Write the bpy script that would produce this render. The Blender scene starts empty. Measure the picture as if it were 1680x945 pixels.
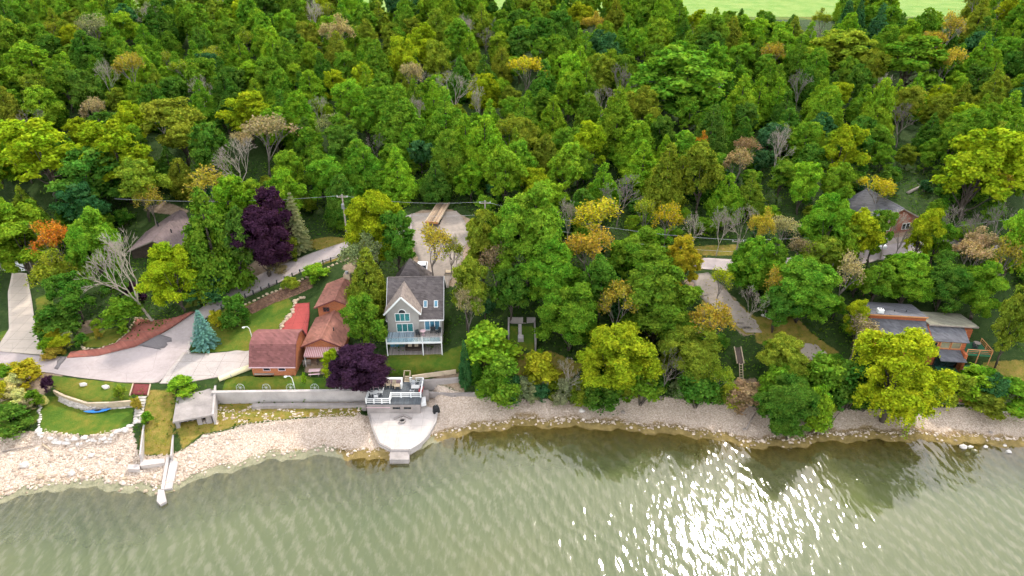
import bpy, math, random
import numpy as np
from mathutils import Vector, Matrix, Quaternion

random.seed(7)
RNG = np.random.default_rng(11)
scene = bpy.context.scene
COL = scene.collection

# ------------------------------------------------------------------ camera
CAM_H, PITCH, FPX = 65.0, math.radians(29.0), 1120.0
cam_data = bpy.data.cameras.new('camera')
cam_data.sensor_width = 36.0
cam_data.lens = 36.0 * FPX / 1680.0
cam_data.clip_start = 1.0
cam_data.clip_end = 5000.0
cam = bpy.data.objects.new('camera', cam_data)
cam.location = (0, 0, CAM_H)
cam.rotation_euler = (math.pi / 2 - PITCH, 0, 0)
COL.objects.link(cam)
scene.camera = cam

# ------------------------------------------------------------------ sky, sun, exposure
SUN_AZ, SUN_EL = math.radians(24.0), math.radians(46.0)
world = bpy.data.worlds.new('World')
scene.world = world
world.use_nodes = True
wn, wl = world.node_tree.nodes, world.node_tree.links
wn.clear()
w_out = wn.new('ShaderNodeOutputWorld')
w_bg = wn.new('ShaderNodeBackground')
w_bg.inputs['Strength'].default_value = 0.15
w_sky = wn.new('ShaderNodeTexSky')
w_sky.sky_type = 'NISHITA'
w_sky.sun_disc = False
w_sky.sun_elevation = SUN_EL
w_sky.sun_rotation = SUN_AZ
w_sky.altitude = 250
w_sky.dust_density = 2.0
# broken cloud cover all over the sky
w_tc = wn.new('ShaderNodeTexCoord')
w_no = wn.new('ShaderNodeTexNoise')
w_no.inputs['Scale'].default_value = 2.6
w_no.inputs['Detail'].default_value = 5
w_ramp = wn.new('ShaderNodeValToRGB')
w_ramp.color_ramp.elements[0].position = 0.36
w_ramp.color_ramp.elements[1].position = 0.60
w_ramp.color_ramp.elements[0].color = (.12, .12, .12, 1)
w_ramp.color_ramp.elements[1].color = (.95, .95, .95, 1)
w_mix = wn.new('ShaderNodeMixRGB')
w_mix.inputs[2].default_value = (9.2, 9.3, 9.5, 1)
wl.new(w_tc.outputs['Generated'], w_no.inputs['Vector'])
wl.new(w_no.outputs['Fac'], w_ramp.inputs['Fac'])
wl.new(w_ramp.outputs['Color'], w_mix.inputs['Fac'])
wl.new(w_sky.outputs['Color'], w_mix.inputs[1])
wl.new(w_mix.outputs['Color'], w_bg.inputs['Color'])
wl.new(w_bg.outputs['Background'], w_out.inputs['Surface'])

sun_data = bpy.data.lights.new('sun', 'SUN')
sun_data.energy = 1.9
sun_data.angle = math.radians(4.0)
sun_data.color = (1.0, 0.93, 0.82)
sun = bpy.data.objects.new('sun', sun_data)
SUN_DIR = Vector((math.sin(SUN_AZ) * math.cos(SUN_EL), math.cos(SUN_AZ) * math.cos(SUN_EL), math.sin(SUN_EL)))
sun.rotation_euler = SUN_DIR.to_track_quat('Z', 'Y').to_euler()
sun.location = (0, 60, 120)
COL.objects.link(sun)

scene.view_settings.view_transform = 'Standard'
scene.view_settings.look = 'None'
scene.view_settings.gamma = 1.0
scene.view_settings.use_curve_mapping = False
scene.view_settings.exposure = 1.0
scene.cycles.max_bounces = 4
scene.cycles.diffuse_bounces = 2
scene.cycles.glossy_bounces = 2
scene.cycles.transparent_max_bounces = 5
scene.cycles.use_denoising = True
scene.cycles.use_adaptive_sampling = True
scene.cycles.adaptive_threshold = 0.04
scene.cycles.adaptive_min_samples = 12

# ------------------------------------------------------------------ helpers: where things stand
def ray(px, py):
    dx, dy = (px - 840.0) / FPX, (472.5 - py) / FPX
    c, s = math.cos(PITCH), math.sin(PITCH)
    return np.array([dx, c + dy * s, -s + dy * c])

def at_z(px, py, z):
    d = ray(px, py)
    t = (z - CAM_H) / d[2]
    return (d[0] * t, d[1] * t)

def project(x, y, z):
    c, s = math.cos(PITCH), math.sin(PITCH)
    dz = z - CAM_H
    f = y * c - dz * s
    u = y * s + dz * c
    return 840 + FPX * x / f, 472.5 - FPX * u / f, f

SHORE_PX = [(-160, 835), (0, 812), (60, 797), (130, 785), (200, 790), (262, 798), (300, 786), (350, 768), (450, 742), (540, 735), (610, 742),
            (640, 740), (700, 722), (730, 707), (790, 697), (850, 688), (950, 690), (1050, 697), (1150, 706), (1230, 722), (1290, 722),
            (1350, 712), (1450, 710), (1560, 714), (1680, 722), (1850, 730)]
_sh = np.array([at_z(px, py, 0.0) for px, py in SHORE_PX])
_sh = _sh[np.argsort(_sh[:, 0])]
def shore_y(x):
    x = np.asarray(x, float)
    return np.interp(x, _sh[:, 0], _sh[:, 1]) + 0.30 * np.sin(x * 0.9) + 0.22 * np.sin(x * 2.1 + 1) + 0.12 * np.sin(x * 4.3)

CTRL_PX = [(0, 720, 1.3), (60, 705, 1.5), (200, 722, 1.4), (250, 745, 1.1), (330, 705, 1.4), (420, 690, 1.3), (500, 685, 1.3), (590, 680, 1.4),
  (720, 650, 1.4), (800, 650, 1.4), (900, 655, 1.3), (1000, 660, 1.2), (1100, 652, 1.3), (1250, 665, 1.3), (1400, 670, 1.2), (1500, 672, 1.2),
  (1600, 665, 1.3), (1680, 665, 1.3), (1900, 665, 1.3), (-150, 720, 1.3),
  (140, 685, 2.0), (150, 640, 3.1), (20, 660, 2.6), (10, 610, 3.6), (200, 600, 3.9), (330, 610, 3.9), (350, 580, 4.2), (300, 560, 4.3),
  (60, 575, 3.9), (30, 500, 5.0), (40, 450, 6.0), (150, 540, 4.7), (200, 470, 6.0), (330, 480, 6.2), (400, 475, 6.6), (470, 440, 8.2),
  (570, 405, 10.2), (300, 636, 3.4), (450, 625, 3.5), (560, 625, 3.5), (455, 600, 3.8), (440, 540, 4.9), (500, 500, 6.4), (540, 440, 9.0),
  (560, 590, 4.2), (590, 560, 4.8), (680, 588, 4.4), (680, 610, 4.0), (750, 600, 4.0), (600, 470, 8.2), (690, 430, 10.5), (740, 440, 10.8),
  (720, 380, 12.0), (680, 360, 12.3), (760, 370, 12.5), (740, 340, 13.0), (800, 600, 3.6), (855, 570, 4.8), (860, 520, 6.6), (830, 470, 9.0),
  (900, 480, 9.0), (950, 620, 3.0), (1050, 600, 3.8), (1000, 520, 7.0), (1000, 450, 9.5), (1000, 390, 11.5), (1160, 432, 11.0), (1200, 432, 11.0),
  (1300, 440, 11.0), (1150, 470, 9.5), (1230, 530, 7.0), (1335, 580, 4.6), (1300, 520, 7.5), (1200, 600, 4.2), (1150, 560, 5.5), (1400, 560, 5.0),
  (1400, 480, 8.5), (1540, 600, 3.4), (1600, 600, 3.4), (1650, 640, 2.4), (1650, 560, 5.0), (1550, 490, 8.0), (1465, 405, 12.0), (1600, 420, 11.5),
  (1680, 420, 11.5), (1700, 600, 3.6), (-120, 600, 3.6), (-100, 480, 6.0)]
_cp = [(*at_z(px, py, z), z) for px, py, z in CTRL_PX]
for X in (-220, -110, 0, 110, 220):
    _cp += [(X, 140, 15.5), (X, 185, 23.0), (X, 235, 31.0), (X, 300, 33.5)]
for X in (-220, 220):
    _cp += [(X, 95, 6.0), (X, 115, 10.5), (X, 80, 2.0)]
_cp = np.array(_cp)

def _U(r2):
    return np.where(r2 > 1e-9, r2 * np.log(np.maximum(r2, 1e-9)), 0.0)
_n = len(_cp)
_S = 0.02
_K = _U(((_cp[:, None, :2] - _cp[None, :, :2]) * _S) ** 2 @ np.ones(2))
_A = np.zeros((_n + 3, _n + 3))
_A[:_n, :_n] = _K + np.eye(_n) * 2e-3
_A[:_n, _n] = 1; _A[:_n, _n + 1:] = _cp[:, :2] * _S
_A[_n, :_n] = 1; _A[_n + 1:, :_n] = (_cp[:, :2] * _S).T
_wt = np.linalg.solve(_A, np.concatenate([_cp[:, 2], np.zeros(3)]))

def sstep(a, b, v):
    t = np.clip((v - a) / (b - a), 0, 1)
    return t * t * (3 - 2 * t)

def poly_sd(poly, x, y):
    """signed distance to a polygon (negative inside), numpy"""
    P_ = np.asarray(poly, float)
    x = np.asarray(x, float); y = np.asarray(y, float)
    d = np.full(x.shape, 1e18); s = np.ones(x.shape)
    n = len(P_)
    j = n - 1
    for i in range(n):
        ex, ey = P_[j] - P_[i]
        wx, wy = x - P_[i, 0], y - P_[i, 1]
        t = np.clip((wx * ex + wy * ey) / (ex * ex + ey * ey + 1e-12), 0, 1)
        bx, by = wx - ex * t, wy - ey * t
        d = np.minimum(d, bx * bx + by * by)
        c1 = y >= P_[i, 1]; c2 = y < P_[j, 1]; c3 = ex * wy > ey * wx
        flip = (c1 & c2 & c3) | (~c1 & ~c2 & ~c3)
        s = np.where(flip, -s, s)
        j = i
    return s * np.sqrt(d)

PADS = []          # (world polygon, z, softness)
def ground(x, y, pads=True):
    x = np.asarray(x, float); y = np.asarray(y, float)
    shp = x.shape
    xf, yf = x.ravel(), y.ravel()
    z = np.empty_like(xf)
    for a in range(0, len(xf), 20000):
        b = a + 20000
        r2 = ((xf[a:b, None] - _cp[None, :, 0]) * _S) ** 2 + ((yf[a:b, None] - _cp[None, :, 1]) * _S) ** 2
        z[a:b] = _U(r2) @ _wt[:_n] + _wt[_n] + xf[a:b] * _S * _wt[_n + 1] + yf[a:b] * _S * _wt[_n + 2]
    z = np.where(yf > 225, z + (31.5 + 0.012 * (yf - 240) - z) * sstep(225, 255, yf), z)
    z = z + sstep(125, 150, yf) * (0.9 * np.sin(xf * 0.11 + yf * 0.07) + 0.6 * np.sin(xf * 0.23 - yf * 0.19)) * (1 - sstep(225, 250, yf))
    sd = yf - shore_y(xf)
    beach = np.where(sd < 0, np.maximum(sd * 0.16, -0.6 + (sd + 3.75) * 0.28), sd * 0.12)
    beach = np.maximum(beach, -9.0)
    z = np.maximum(z, 0.25)
    z = beach + (z - beach) * sstep(2.0, 8.0, sd)
    if pads:
        for poly, pz, soft in PADS:
            d = poly_sd(poly, xf, yf)
            z = z + (pz - z) * (1 - sstep(0, soft, d))
    return z.reshape(shp)

def gz(x, y):
    return float(ground(np.array([x]), np.array([y]))[0])

_T = np.concatenate([np.arange(55, 150, 0.25), np.arange(150, 420, 0.8)])
def on_ground(px, py, h=0.0):
    """where the sight line through a pixel of the photograph meets the surface h metres above the ground"""
    d = ray(px, py)
    pts = d[None, :] * _T[:, None]
    zz = CAM_H + pts[:, 2]
    g = ground(pts[:, 0], pts[:, 1]) + h
    k = np.nonzero(zz <= g)[0]
    i = k[0] if len(k) else len(_T) - 1
    if i > 0 and len(k):
        a0 = zz[i - 1] - g[i - 1]; a1 = zz[i] - g[i]
        f = a0 / (a0 - a1 + 1e-9)
        t = _T[i - 1] + (_T[i] - _T[i - 1]) * f
    else:
        t = _T[i]
    x, y = d[0] * t, d[1] * t
    return float(x), float(y), gz(x, y)

def zpoly(pix, z):
    return [at_z(px, py, z) for px, py in pix]
def gpoly(pix):
    return [on_ground(px, py)[:2] for px, py in pix]

# building pads (levelled ground), heights in metres above the lake
PADS += [
    (zpoly([(62, 712), (70, 655), (100, 655), (140, 668), (217, 667), (222, 690), (190, 712), (140, 716)], 2.0), 2.0, 0.6),
    (zpoly([(405, 622), (405, 575), (500, 575), (500, 622)], 3.8), 3.8, 1.5),
    (zpoly([(630, 586), (630, 545), (728, 545), (728, 586)], 4.5), 4.5, 1.2),
    (zpoly([(345, 661), (600, 659), (600, 684), (500, 688), (420, 694), (350, 690)], 1.5), 1.45, 1.2),
    (zpoly([(600, 720), (600, 632), (702, 632), (718, 672), (716, 690), (690, 722), (640, 736)], 1.0), .45, 1.0),
]
# ------------------------------------------------------------------ materials
def lin(r, g, b):
    f = lambda c: (c / 255 / 12.92) if c / 255 <= .04045 else ((c / 255 + .055) / 1.055) ** 2.4
    return (f(r), f(g), f(b))

class NT:
    def __init__(self, name):
        self.m = bpy.data.materials.new(name)
        self.m.use_nodes = True
        self.t = self.m.node_tree
        self.n = self.t.nodes; self.l = self.t.links
        self.n.clear()
        self.out = self.n.new('ShaderNodeOutputMaterial')
    def node(self, typ, ins=None, **kw):
        nd = self.n.new(typ)
        for k, v in kw.items():
            setattr(nd, k, v)
        for k, v in (ins or {}).items():
            self.put(nd.inputs[k], v)
        return nd
    def put(self, sock, v):
        if isinstance(v, bpy.types.NodeSocket):
            self.l.new(v, sock)
        elif isinstance(v, (tuple, list)) and len(v) == 3 and sock.type == 'RGBA':
            sock.default_value = (*v, 1)
        else:
            sock.default_value = v
    def math(self, op, a, b=0.0, clamp=False):
        nd = self.node('ShaderNodeMath', {0: a, 1: b}, operation=op, use_clamp=clamp)
        return nd.outputs[0]
    def mix(self, fac, a, b, blend='MIX'):
        nd = self.node('ShaderNodeMixRGB', {0: fac, 1: a, 2: b}, blend_type=blend)
        return nd.outputs[0]
    def noise(self, vec, scale, detail=4, rough=.55, out='Fac'):
        nd = self.node('ShaderNodeTexNoise', {'Scale': scale, 'Detail': detail, 'Roughness': rough})
        if vec is not None:
            self.l.new(vec, nd.inputs['Vector'])
        return nd.outputs[out]
    def ramp(self, fac, stops):
        nd = self.node('ShaderNodeValToRGB')
        e = nd.color_ramp.elements
        while len(e) < len(stops):
            e.new(.5)
        for el, (p, c) in zip(e, stops):
            el.position = p
            el.color = (*c, 1) if len(c) == 3 else c
        self.l.new(fac, nd.inputs[0])
        return nd.outputs[0]
    def bump(self, h, strength=.5, dist=.1):
        return self.node('ShaderNodeBump', {'Height': h, 'Strength': strength, 'Distance': dist}).outputs[0]
    def coord(self, which='Object'):
        return self.node('ShaderNodeTexCoord').outputs[which]
    def bsdf(self, col, rough=.8, normal=None, spec=.3, **kw):
        nd = self.node('ShaderNodeBsdfPrincipled', {'Base Color': col, 'Roughness': rough, 'Specular IOR Level': spec})
        if normal is not None:
            self.l.new(normal, nd.inputs['Normal'])
        for k, v in kw.items():
            self.put(nd.inputs[k], v)
        return nd.outputs[0]
    def done(self, sh):
        self.l.new(sh, self.out.inputs['Surface'])
        return self.m

def plain(name, col, var=.22, scale=3.0, rough=.8, bump=.15, spec=.3, metal=0.0):
    """weathered single-colour surface: broad patches, fine grain, slight relief"""
    t = NT(name)
    v = t.coord()
    n1 = t.noise(v, scale * .35, 3)
    n2 = t.noise(v, scale * 5, 5, .7)
    f = t.math('ADD', t.math('MULTIPLY', n1, .6), t.math('MULTIPLY', n2, .4))
    lo = tuple(c * (1 - var * 1.6) for c in col); hi = tuple(min(1, c * (1 + var * 1.6)) for c in col)
    c = t.ramp(f, [(.25, lo), (.75, hi)])
    return t.done(t.bsdf(c, rough, t.bump(n2, bump, .05), spec, Metallic=metal))

def shingle(name, col, row=.22, var=.22):
    t = NT(name)
    v = t.coord()
    sx = t.node('ShaderNodeSeparateXYZ', {0: v})
    zz = t.math('DIVIDE', sx.outputs[2], row)
    fr = t.math('FRACT', zz)
    fl = t.math('FLOOR', zz)
    cell = t.node('ShaderNodeCombineXYZ', {0: t.math('FLOOR', t.math('ADD', t.math('DIVIDE', t.math('ADD', sx.outputs[0], sx.outputs[1]), .45), t.math('MULTIPLY', fl, .37))), 1: fl})
    wn_ = t.node('ShaderNodeTexWhiteNoise', {0: cell.outputs[0]}).outputs[0]
    big = t.noise(v, .5, 4, .65)
    streak = t.noise(t.node('ShaderNodeMapping', {0: v, 'Scale': (1.6, 1.6, .25)}).outputs[0], 1.2, 3)
    f = t.math('ADD', t.math('ADD', t.math('MULTIPLY', wn_, .35), t.math('MULTIPLY', big, .40)), t.math('MULTIPLY', streak, .25))
    c = t.ramp(f, [(.2, tuple(k * (1 - var * 1.7) for k in col)), (.8, tuple(k * (1 + var * 1.7) for k in col))])
    return t.done(t.bsdf(c, .9, t.bump(t.math('ADD', fr, t.math('MULTIPLY', wn_, .4)), .7, .03), .2))

def bricky(name, col, mortar, bw=.24, bh=.08, var=.25):
    t = NT(name)
    v = t.coord()
    sx = t.node('ShaderNodeSeparateXYZ', {0: v})
    uv = t.node('ShaderNodeCombineXYZ', {0: t.math('ADD', sx.outputs[0], sx.outputs[1]), 1: sx.outputs[2]}).outputs[0]
    b = t.node('ShaderNodeTexBrick', {'Vector': uv, 'Color1': tuple(k * (1 - var) for k in col), 'Color2': tuple(k * (1 + var) for k in col), 'Mortar': mortar,
               'Scale': 1.0, 'Mortar Size': .008, 'Brick Width': bw, 'Row Height': bh})
    n = t.noise(v, 1.2, 4)
    c = t.mix(.35, b.outputs[0], t.ramp(n, [(.3, tuple(k * .7 for k in col)), (.7, tuple(k * 1.15 for k in col))]))
    return t.done(t.bsdf(c, .85, t.bump(t.math('SUBTRACT', 1.0, b.outputs[1]), .4, .01), .25))

def siding(name, col, row=.18, var=.08):
    t = NT(name)
    v = t.coord()
    sx = t.node('ShaderNodeSeparateXYZ', {0: v})
    fr = t.math('FRACT', t.math('DIVIDE', sx.outputs[2], row))
    n = t.noise(v, .8, 4)
    c = t.ramp(n, [(.3, tuple(k * (1 - var * 2) for k in col)), (.7, tuple(k * (1 + var) for k in col))])
    return t.done(t.bsdf(c, .7, t.bump(fr, .6, .02), .3))

def striped(name, c1, c2, period=.35):
    t = NT(name)
    v = t.coord()
    sx = t.node('ShaderNodeSeparateXYZ', {0: v})
    fr = t.math('FRACT', t.math('DIVIDE', sx.outputs[0], period))
    f = t.math('GREATER_THAN', fr, .5)
    return t.done(t.bsdf(t.mix(f, c1, c2), .7, None, .2))

def planked(name, col, width=.14, axis=0, var=.25, gap=.08):
    t = NT(name)
    v = t.coord()
    sx = t.node('ShaderNodeSeparateXYZ', {0: v})
    q = t.math('DIVIDE', sx.outputs[axis], width)
    wv = t.node('ShaderNodeTexWhiteNoise', {1: t.math('FLOOR', q)}, noise_dimensions='1D').outputs[0]
    fr = t.math('FRACT', q)
    n = t.noise(v, 2.0, 5, .65)
    f = t.math('ADD', t.math('MULTIPLY', wv, .5), t.math('MULTIPLY', n, .5))
    c = t.ramp(f, [(.2, tuple(k * (1 - var * 1.5) for k in col)), (.8, tuple(k * (1 + var * 1.5) for k in col))])
    c = t.mix(t.math('LESS_THAN', fr, gap), c, tuple(k * .35 for k in col))
    return t.done(t.bsdf(c, .75, t.bump(n, .2, .01), .3))

def glassy(name, col, rough=.08):
    t = NT(name)
    v = t.coord()
    n = t.noise(v, .6, 2)
    c = t.ramp(n, [(.35, tuple(k * .55 for k in col)), (.65, col)])
    return t.done(t.bsdf(c, rough, None, .8))

def paving(name, col, joint, size=2.4, var=.12, jw=.02, stain=.5):
    """poured concrete or asphalt: patches, stains, hairline cracks, expansion joints"""
    t = NT(name)
    v = t.coord()
    n1 = t.noise(v, .22, 5, .6); n2 = t.noise(v, 1.3, 5, .7); n3 = t.noise(v, 14, 3, .7)
    f = t.math('ADD', t.math('ADD', t.math('MULTIPLY', n1, .4), t.math('MULTIPLY', n2, .35)), t.math('MULTIPLY', n3, .25))
    c = t.ramp(f, [(.25, tuple(k * (1 - var * 2.2) for k in col)), (.5, col), (.75, tuple(min(1, k * (1 + var * 1.6)) for k in col))])
    vor = t.node('ShaderNodeTexVoronoi', {'Vector': t.node('ShaderNodeMixRGB', {0: .12, 1: v, 2: t.noise(v, .5, 3, out='Color')}).outputs[0], 'Scale': .16}, feature='DISTANCE_TO_EDGE').outputs[0]
    crack = t.math('LESS_THAN', vor, t.math('MULTIPLY', n2, .007))
    c = t.mix(t.math('MULTIPLY', crack, stain), c, tuple(k * .45 for k in col))
    if joint:
        sx = t.node('ShaderNodeSeparateXYZ', {0: v})
        a = t.math('LESS_THAN', t.math('FRACT', t.math('DIVIDE', sx.outputs[0], size)), jw)
        b = t.math('LESS_THAN', t.math('FRACT', t.math('DIVIDE', sx.outputs[1], size)), jw)
        c = t.mix(t.math('MULTIPLY', t.math('MAXIMUM', a, b), .7), c, joint)
    return t.done(t.bsdf(c, .9, t.bump(n3, .2, .02), .2))

def leafy(name, trans=.35, sat=1.0):
    """leaf material: the tree's own colour (object colour), varied leaf by leaf and clump by clump"""
    t = NT(name)
    oc = t.node('ShaderNodeObjectInfo')
    at = t.node('ShaderNodeAttribute', attribute_name='leafv')
    sep = t.node('ShaderNodeSeparateColor', {0: at.outputs['Color']})
    hsv = t.node('ShaderNodeHueSaturation', {'Hue': t.math('ADD', .540, t.math('ADD', t.math('MULTIPLY', sep.outputs[0], -.026), t.math('MULTIPLY', sep.outputs[2], -.052))), 'Saturation': sat,
                 'Value': t.math('ADD', .30, t.math('ADD', t.math('MULTIPLY', sep.outputs[1], .95), t.math('MULTIPLY', sep.outputs[2], .45))), 'Color': oc.outputs['Color']})
    c = hsv.outputs[0]
    d = t.node('ShaderNodeBsdfDiffuse', {'Color': c}).outputs[0]
    tr = t.node('ShaderNodeBsdfTranslucent', {'Color': t.mix(1.0, c, (1.15, 1.1, .45), 'MULTIPLY')}).outputs[0]
    s = t.node('ShaderNodeMixShader', {0: trans, 1: d, 2: tr}).outputs[0]
    return t.done(s)

M = {}
M['leaf'] = leafy('leaf', .42)
M['bark'] = plain('bark', (.085, .068, .052), .3, 6, .95, .6)
M['pale_bark'] = plain('pale_bark', (.36, .31, .25), .25, 6, .95, .5)
M['grey_bark'] = plain('grey_bark', (.20, .17, .145), .25, 6, .95, .5)
M['concrete'] = plain('concrete', (.42, .38, .355), .2, 1.6, .9, .25)
M['old_concrete'] = plain('old_concrete', (.30, .265, .245), .28, 1.6, .95, .4)
M['white_paint'] = plain('white_paint', (.80, .80, .78), .05, 2, .55, .05)
M['cream'] = plain('cream', (.74, .66, .40), .08, 2, .6, .08)
M['stone'] = plain('stone', (.47, .42, .37), .22, 3, .95, .5)
M['white_stone'] = plain('white_stone', (.62, .57, .52), .18, 3, .95, .5)
M['tan_stone'] = plain('tan_stone', (.46, .36, .25), .22, 3, .95, .5)
M['dark'] = plain('dark_interior', (.015, .015, .016), .2, 3, .9, .1)
M['black'] = plain('black_cover', (.018, .019, .02), .2, 3, .6, .2)
M['teal_glass'] = glassy('teal_glass', (.05, .30, .30))
M['blue_glass'] = glassy('blue_glass', (.08, .25, .36))
M['dark_glass'] = glassy('dark_glass', (.02, .03, .035))
M['tan_glass'] = glassy('tan_glass', (.33, .30, .20), .2)
M['brown_roof'] = shingle('brown_roof', (.125, .098, .092))
M['main_roof'] = shingle('main_roof', (.128, .108, .104), .2, .22)
M['tan_roof'] = shingle('tan_roof', (.24, .195, .17), .2, .18)
M['red_roof'] = shingle('red_roof', (.285, .125, .092), .22, .2)
M['maroon_roof'] = shingle('maroon_roof', (.205, .085, .078), .22, .2)
M['grey_roof'] = shingle('grey_roof', (.120, .118, .128), .22, .2)
M['olive_roof'] = shingle('olive_roof', (.20, .19, .14), .22, .2)
M['mauve_roof'] = shingle('mauve_roof', (.155, .115, .112), .22, .15)
M['orange_brick'] = bricky('orange_brick', (.42, .135, .052), (.30, .2, .14))
M['red_brick'] = bricky('red_brick', (.40, .12, .07), (.30, .2, .16))
M['orange_wood'] = planked('orange_wood', (.40, .112, .042), .2, 2, .14, .05)
M['grey_siding'] = siding('grey_siding', (.37, .345, .315))
M['deck_grey'] = planked('deck_grey', (.30, .26, .235), .14, 0, .2)
M['deck_blue'] = planked('deck_blue', (.27, .33, .38), .14, 0, .3)
M['deck_dark'] = planked('deck_dark', (.085, .095, .105), .16, 0, .18)
M['wood'] = planked('wood', (.33, .23, .15), .15, 0, .2)
M['raw_wood'] = plain('raw_wood', (.46, .36, .25), .2, 4, .8, .2)
M['grey_wood'] = plain('grey_wood', (.28, .235, .20), .22, 4, .85, .3)
M['dark_wood'] = plain('dark_wood', (.07, .05, .04), .25, 4, .85, .3)
M['maroon_wood'] = plain('maroon_wood', (.16, .05, .045), .2, 4, .8, .2)
M['orange_trim'] = plain('orange_trim', (.52, .24, .10), .12, 3, .7, .1)
M['green_floor'] = plain('green_floor', (.025, .13, .06), .15, 2, .85, .1)
M['red_patio'] = paving('red_patio', (.36, .070, .062), (.2, .05, .045), 1.8, .2, .04, .4)
M['awning'] = striped('awning', (.62, .44, .42), (.42, .16, .17), .28)
M['kayak_blue'] = plain('kayak_blue', (.02, .18, .50), .08, 2, .35, .05, .5)
M['chair_white'] = plain('chair_white', (.82, .82, .80), .03, 2, .45, .02)
M['wicker'] = plain('wicker', (.42, .34, .24), .2, 8, .8, .3)
M['grey_metal'] = plain('grey_metal', (.42, .42, .43), .1, 3, .4, .05, .5, .6)
M['dark_metal'] = plain('dark_metal', (.04, .045, .05), .2, 3, .5, .1, .5, .5)
M['red_cloth'] = plain('red_cloth', (.45, .06, .06), .1, 4, .85, .1)
M['pink_cloth'] = plain('pink_cloth', (.60, .42, .44), .1, 4, .85, .1)
M['mulch_red'] = plain('mulch_red', (.17, .038, .036), .3, 8, .95, .6)
M['soil'] = plain('soil', (.11, .06, .045), .3, 6, .95, .6)
M['asphalt'] = paving('asphalt', (.385, .325, .31), None, 2.4, .16, .02, .30)
M['old_drive'] = paving('old_drive', (.40, .35, .32), (.2, .17, .16), 3.2, .18, .02, .35)
M['drive'] = paving('drive', (.52, .435, .355), (.25, .21, .18), 2.2, .10, .03, .35)
M['patio'] = paving('patio', (.49, .435, .40), (.34, .29, .26), 1.6, .17, .03, .3)
M['gravel'] = paving('gravel', (.33, .275, .23), None, 2.4, .28, .02, .0)
M['red_paver'] = bricky('red_paver', (.34, .115, .085), (.22, .13, .1), .35, .2, .2)
M['tar'] = paving('tar', (.17, .15, .15), None, 2.4, .22, .02, .3)

# terrain: masks say what covers the ground where
def terrain_material():
    t = NT('terrain')
    v = t.coord()
    a1 = t.node('ShaderNodeAttribute', attribute_name='cover_a')
    a2 = t.node('ShaderNodeAttribute', attribute_name='cover_b')
    s1 = t.node('ShaderNodeSeparateColor', {0: a1.outputs['Color']}).outputs
    s2 = t.node('ShaderNodeSeparateColor', {0: a2.outputs['Color']}).outputs
    fine = t.noise(v, 9.0, 5, .75); mid = t.noise(v, 1.1, 5, .65); big = t.noise(v, .16, 4, .6)
    def edge(s, k=.55):
        f = t.math('ADD', s, t.math('MULTIPLY', t.math('SUBTRACT', mid, .5), k))
        f = t.math('ADD', f, t.math('MULTIPLY', t.math('SUBTRACT', fine, .5), k))
        return t.node('ShaderNodeMapRange', {0: f, 1: .4, 2: .6, 3: 0.0, 4: 1.0}).outputs[0]
    forest = t.ramp(t.math('ADD', t.math('MULTIPLY', mid, .5), t.math('MULTIPLY', fine, .5)), [(.3, (.012, .024, .007)), (.5, (.03, .06, .012)), (.72, (.075, .085, .03))])
    lawn = t.ramp(t.math('ADD', t.math('MULTIPLY', big, .45), t.math('ADD', t.math('MULTIPLY', mid, .3), t.math('MULTIPLY', fine, .25))),
                  [(.36, (.035, .095, .010)), (.48, (.075, .13, .012)), (.6, (.17, .155, .022)), (.7, (.24, .18, .05))])
    dry = t.ramp(t.math('ADD', t.math('MULTIPLY', mid, .6), t.math('MULTIPLY', fine, .4)),
                  [(.3, (.06, .10, .012)), (.45, (.17, .16, .025)), (.6, (.28, .19, .05)), (.75, (.38, .30, .17))])
    vor = t.node('ShaderNodeTexVoronoi', {'Vector': v, 'Scale': 6.5})
    vor2 = t.node('ShaderNodeTexVoronoi', {'Vector': v, 'Scale': 9.0})
    peb = t.ramp(t.math('ADD', t.math('MULTIPLY', t.node('ShaderNodeSeparateColor', {0: vor2.outputs['Color']}).outputs[0], .5), t.math('MULTIPLY', mid, .5)),
                 [(.15, (.33, .24, .175)), (.45, (.52, .41, .32)), (.8, (.68, .56, .46))])
    beach = t.mix(t.math('MULTIPLY', t.math('GREATER_THAN', vor.outputs[0], .58), .35), peb, (.2, .16, .13))
    dirt = t.ramp(t.math('ADD', t.math('MULTIPLY', mid, .5), t.math('MULTIPLY', fine, .5)), [(.3, (.13, .085, .055)), (.5, (.30, .215, .145)), (.7, (.44, .35, .27))])
    wet = t.ramp(t.math('ADD', t.math('MULTIPLY', mid, .5), t.math('MULTIPLY', fine, .5)), [(.3, (.07, .05, .008)), (.5, (.19, .115, .016)), (.72, (.38, .25, .055))])
    bed = t.ramp(mid, [(.3, (.17, .17, .10)), (.7, (.34, .31, .20))])
    c = forest
    c = t.mix(edge(s1[2]), c, dirt)
    c = t.mix(edge(s1[0], .25), c, t.mix(t.math('GREATER_THAN', s1[0], 1.5), lawn, t.ramp(big, [(.35, (.13, .25, .04)), (.65, (.22, .30, .07))])))
    c = t.mix(edge(s2[0], .5), c, dry)
    c = t.mix(edge(s1[1], .35), c, beach)
    c = t.mix(edge(s2[2], .3), c, bed)
    c = t.mix(t.math('MULTIPLY', edge(s2[1], 1.6), .72), c, wet)
    h = t.math('ADD', fine, t.math('MULTIPLY', vor.outputs[0], .6))
    return t.done(t.bsdf(c, .95, t.bump(h, .6, .12), .15))
M['terrain'] = terrain_material()

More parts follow.
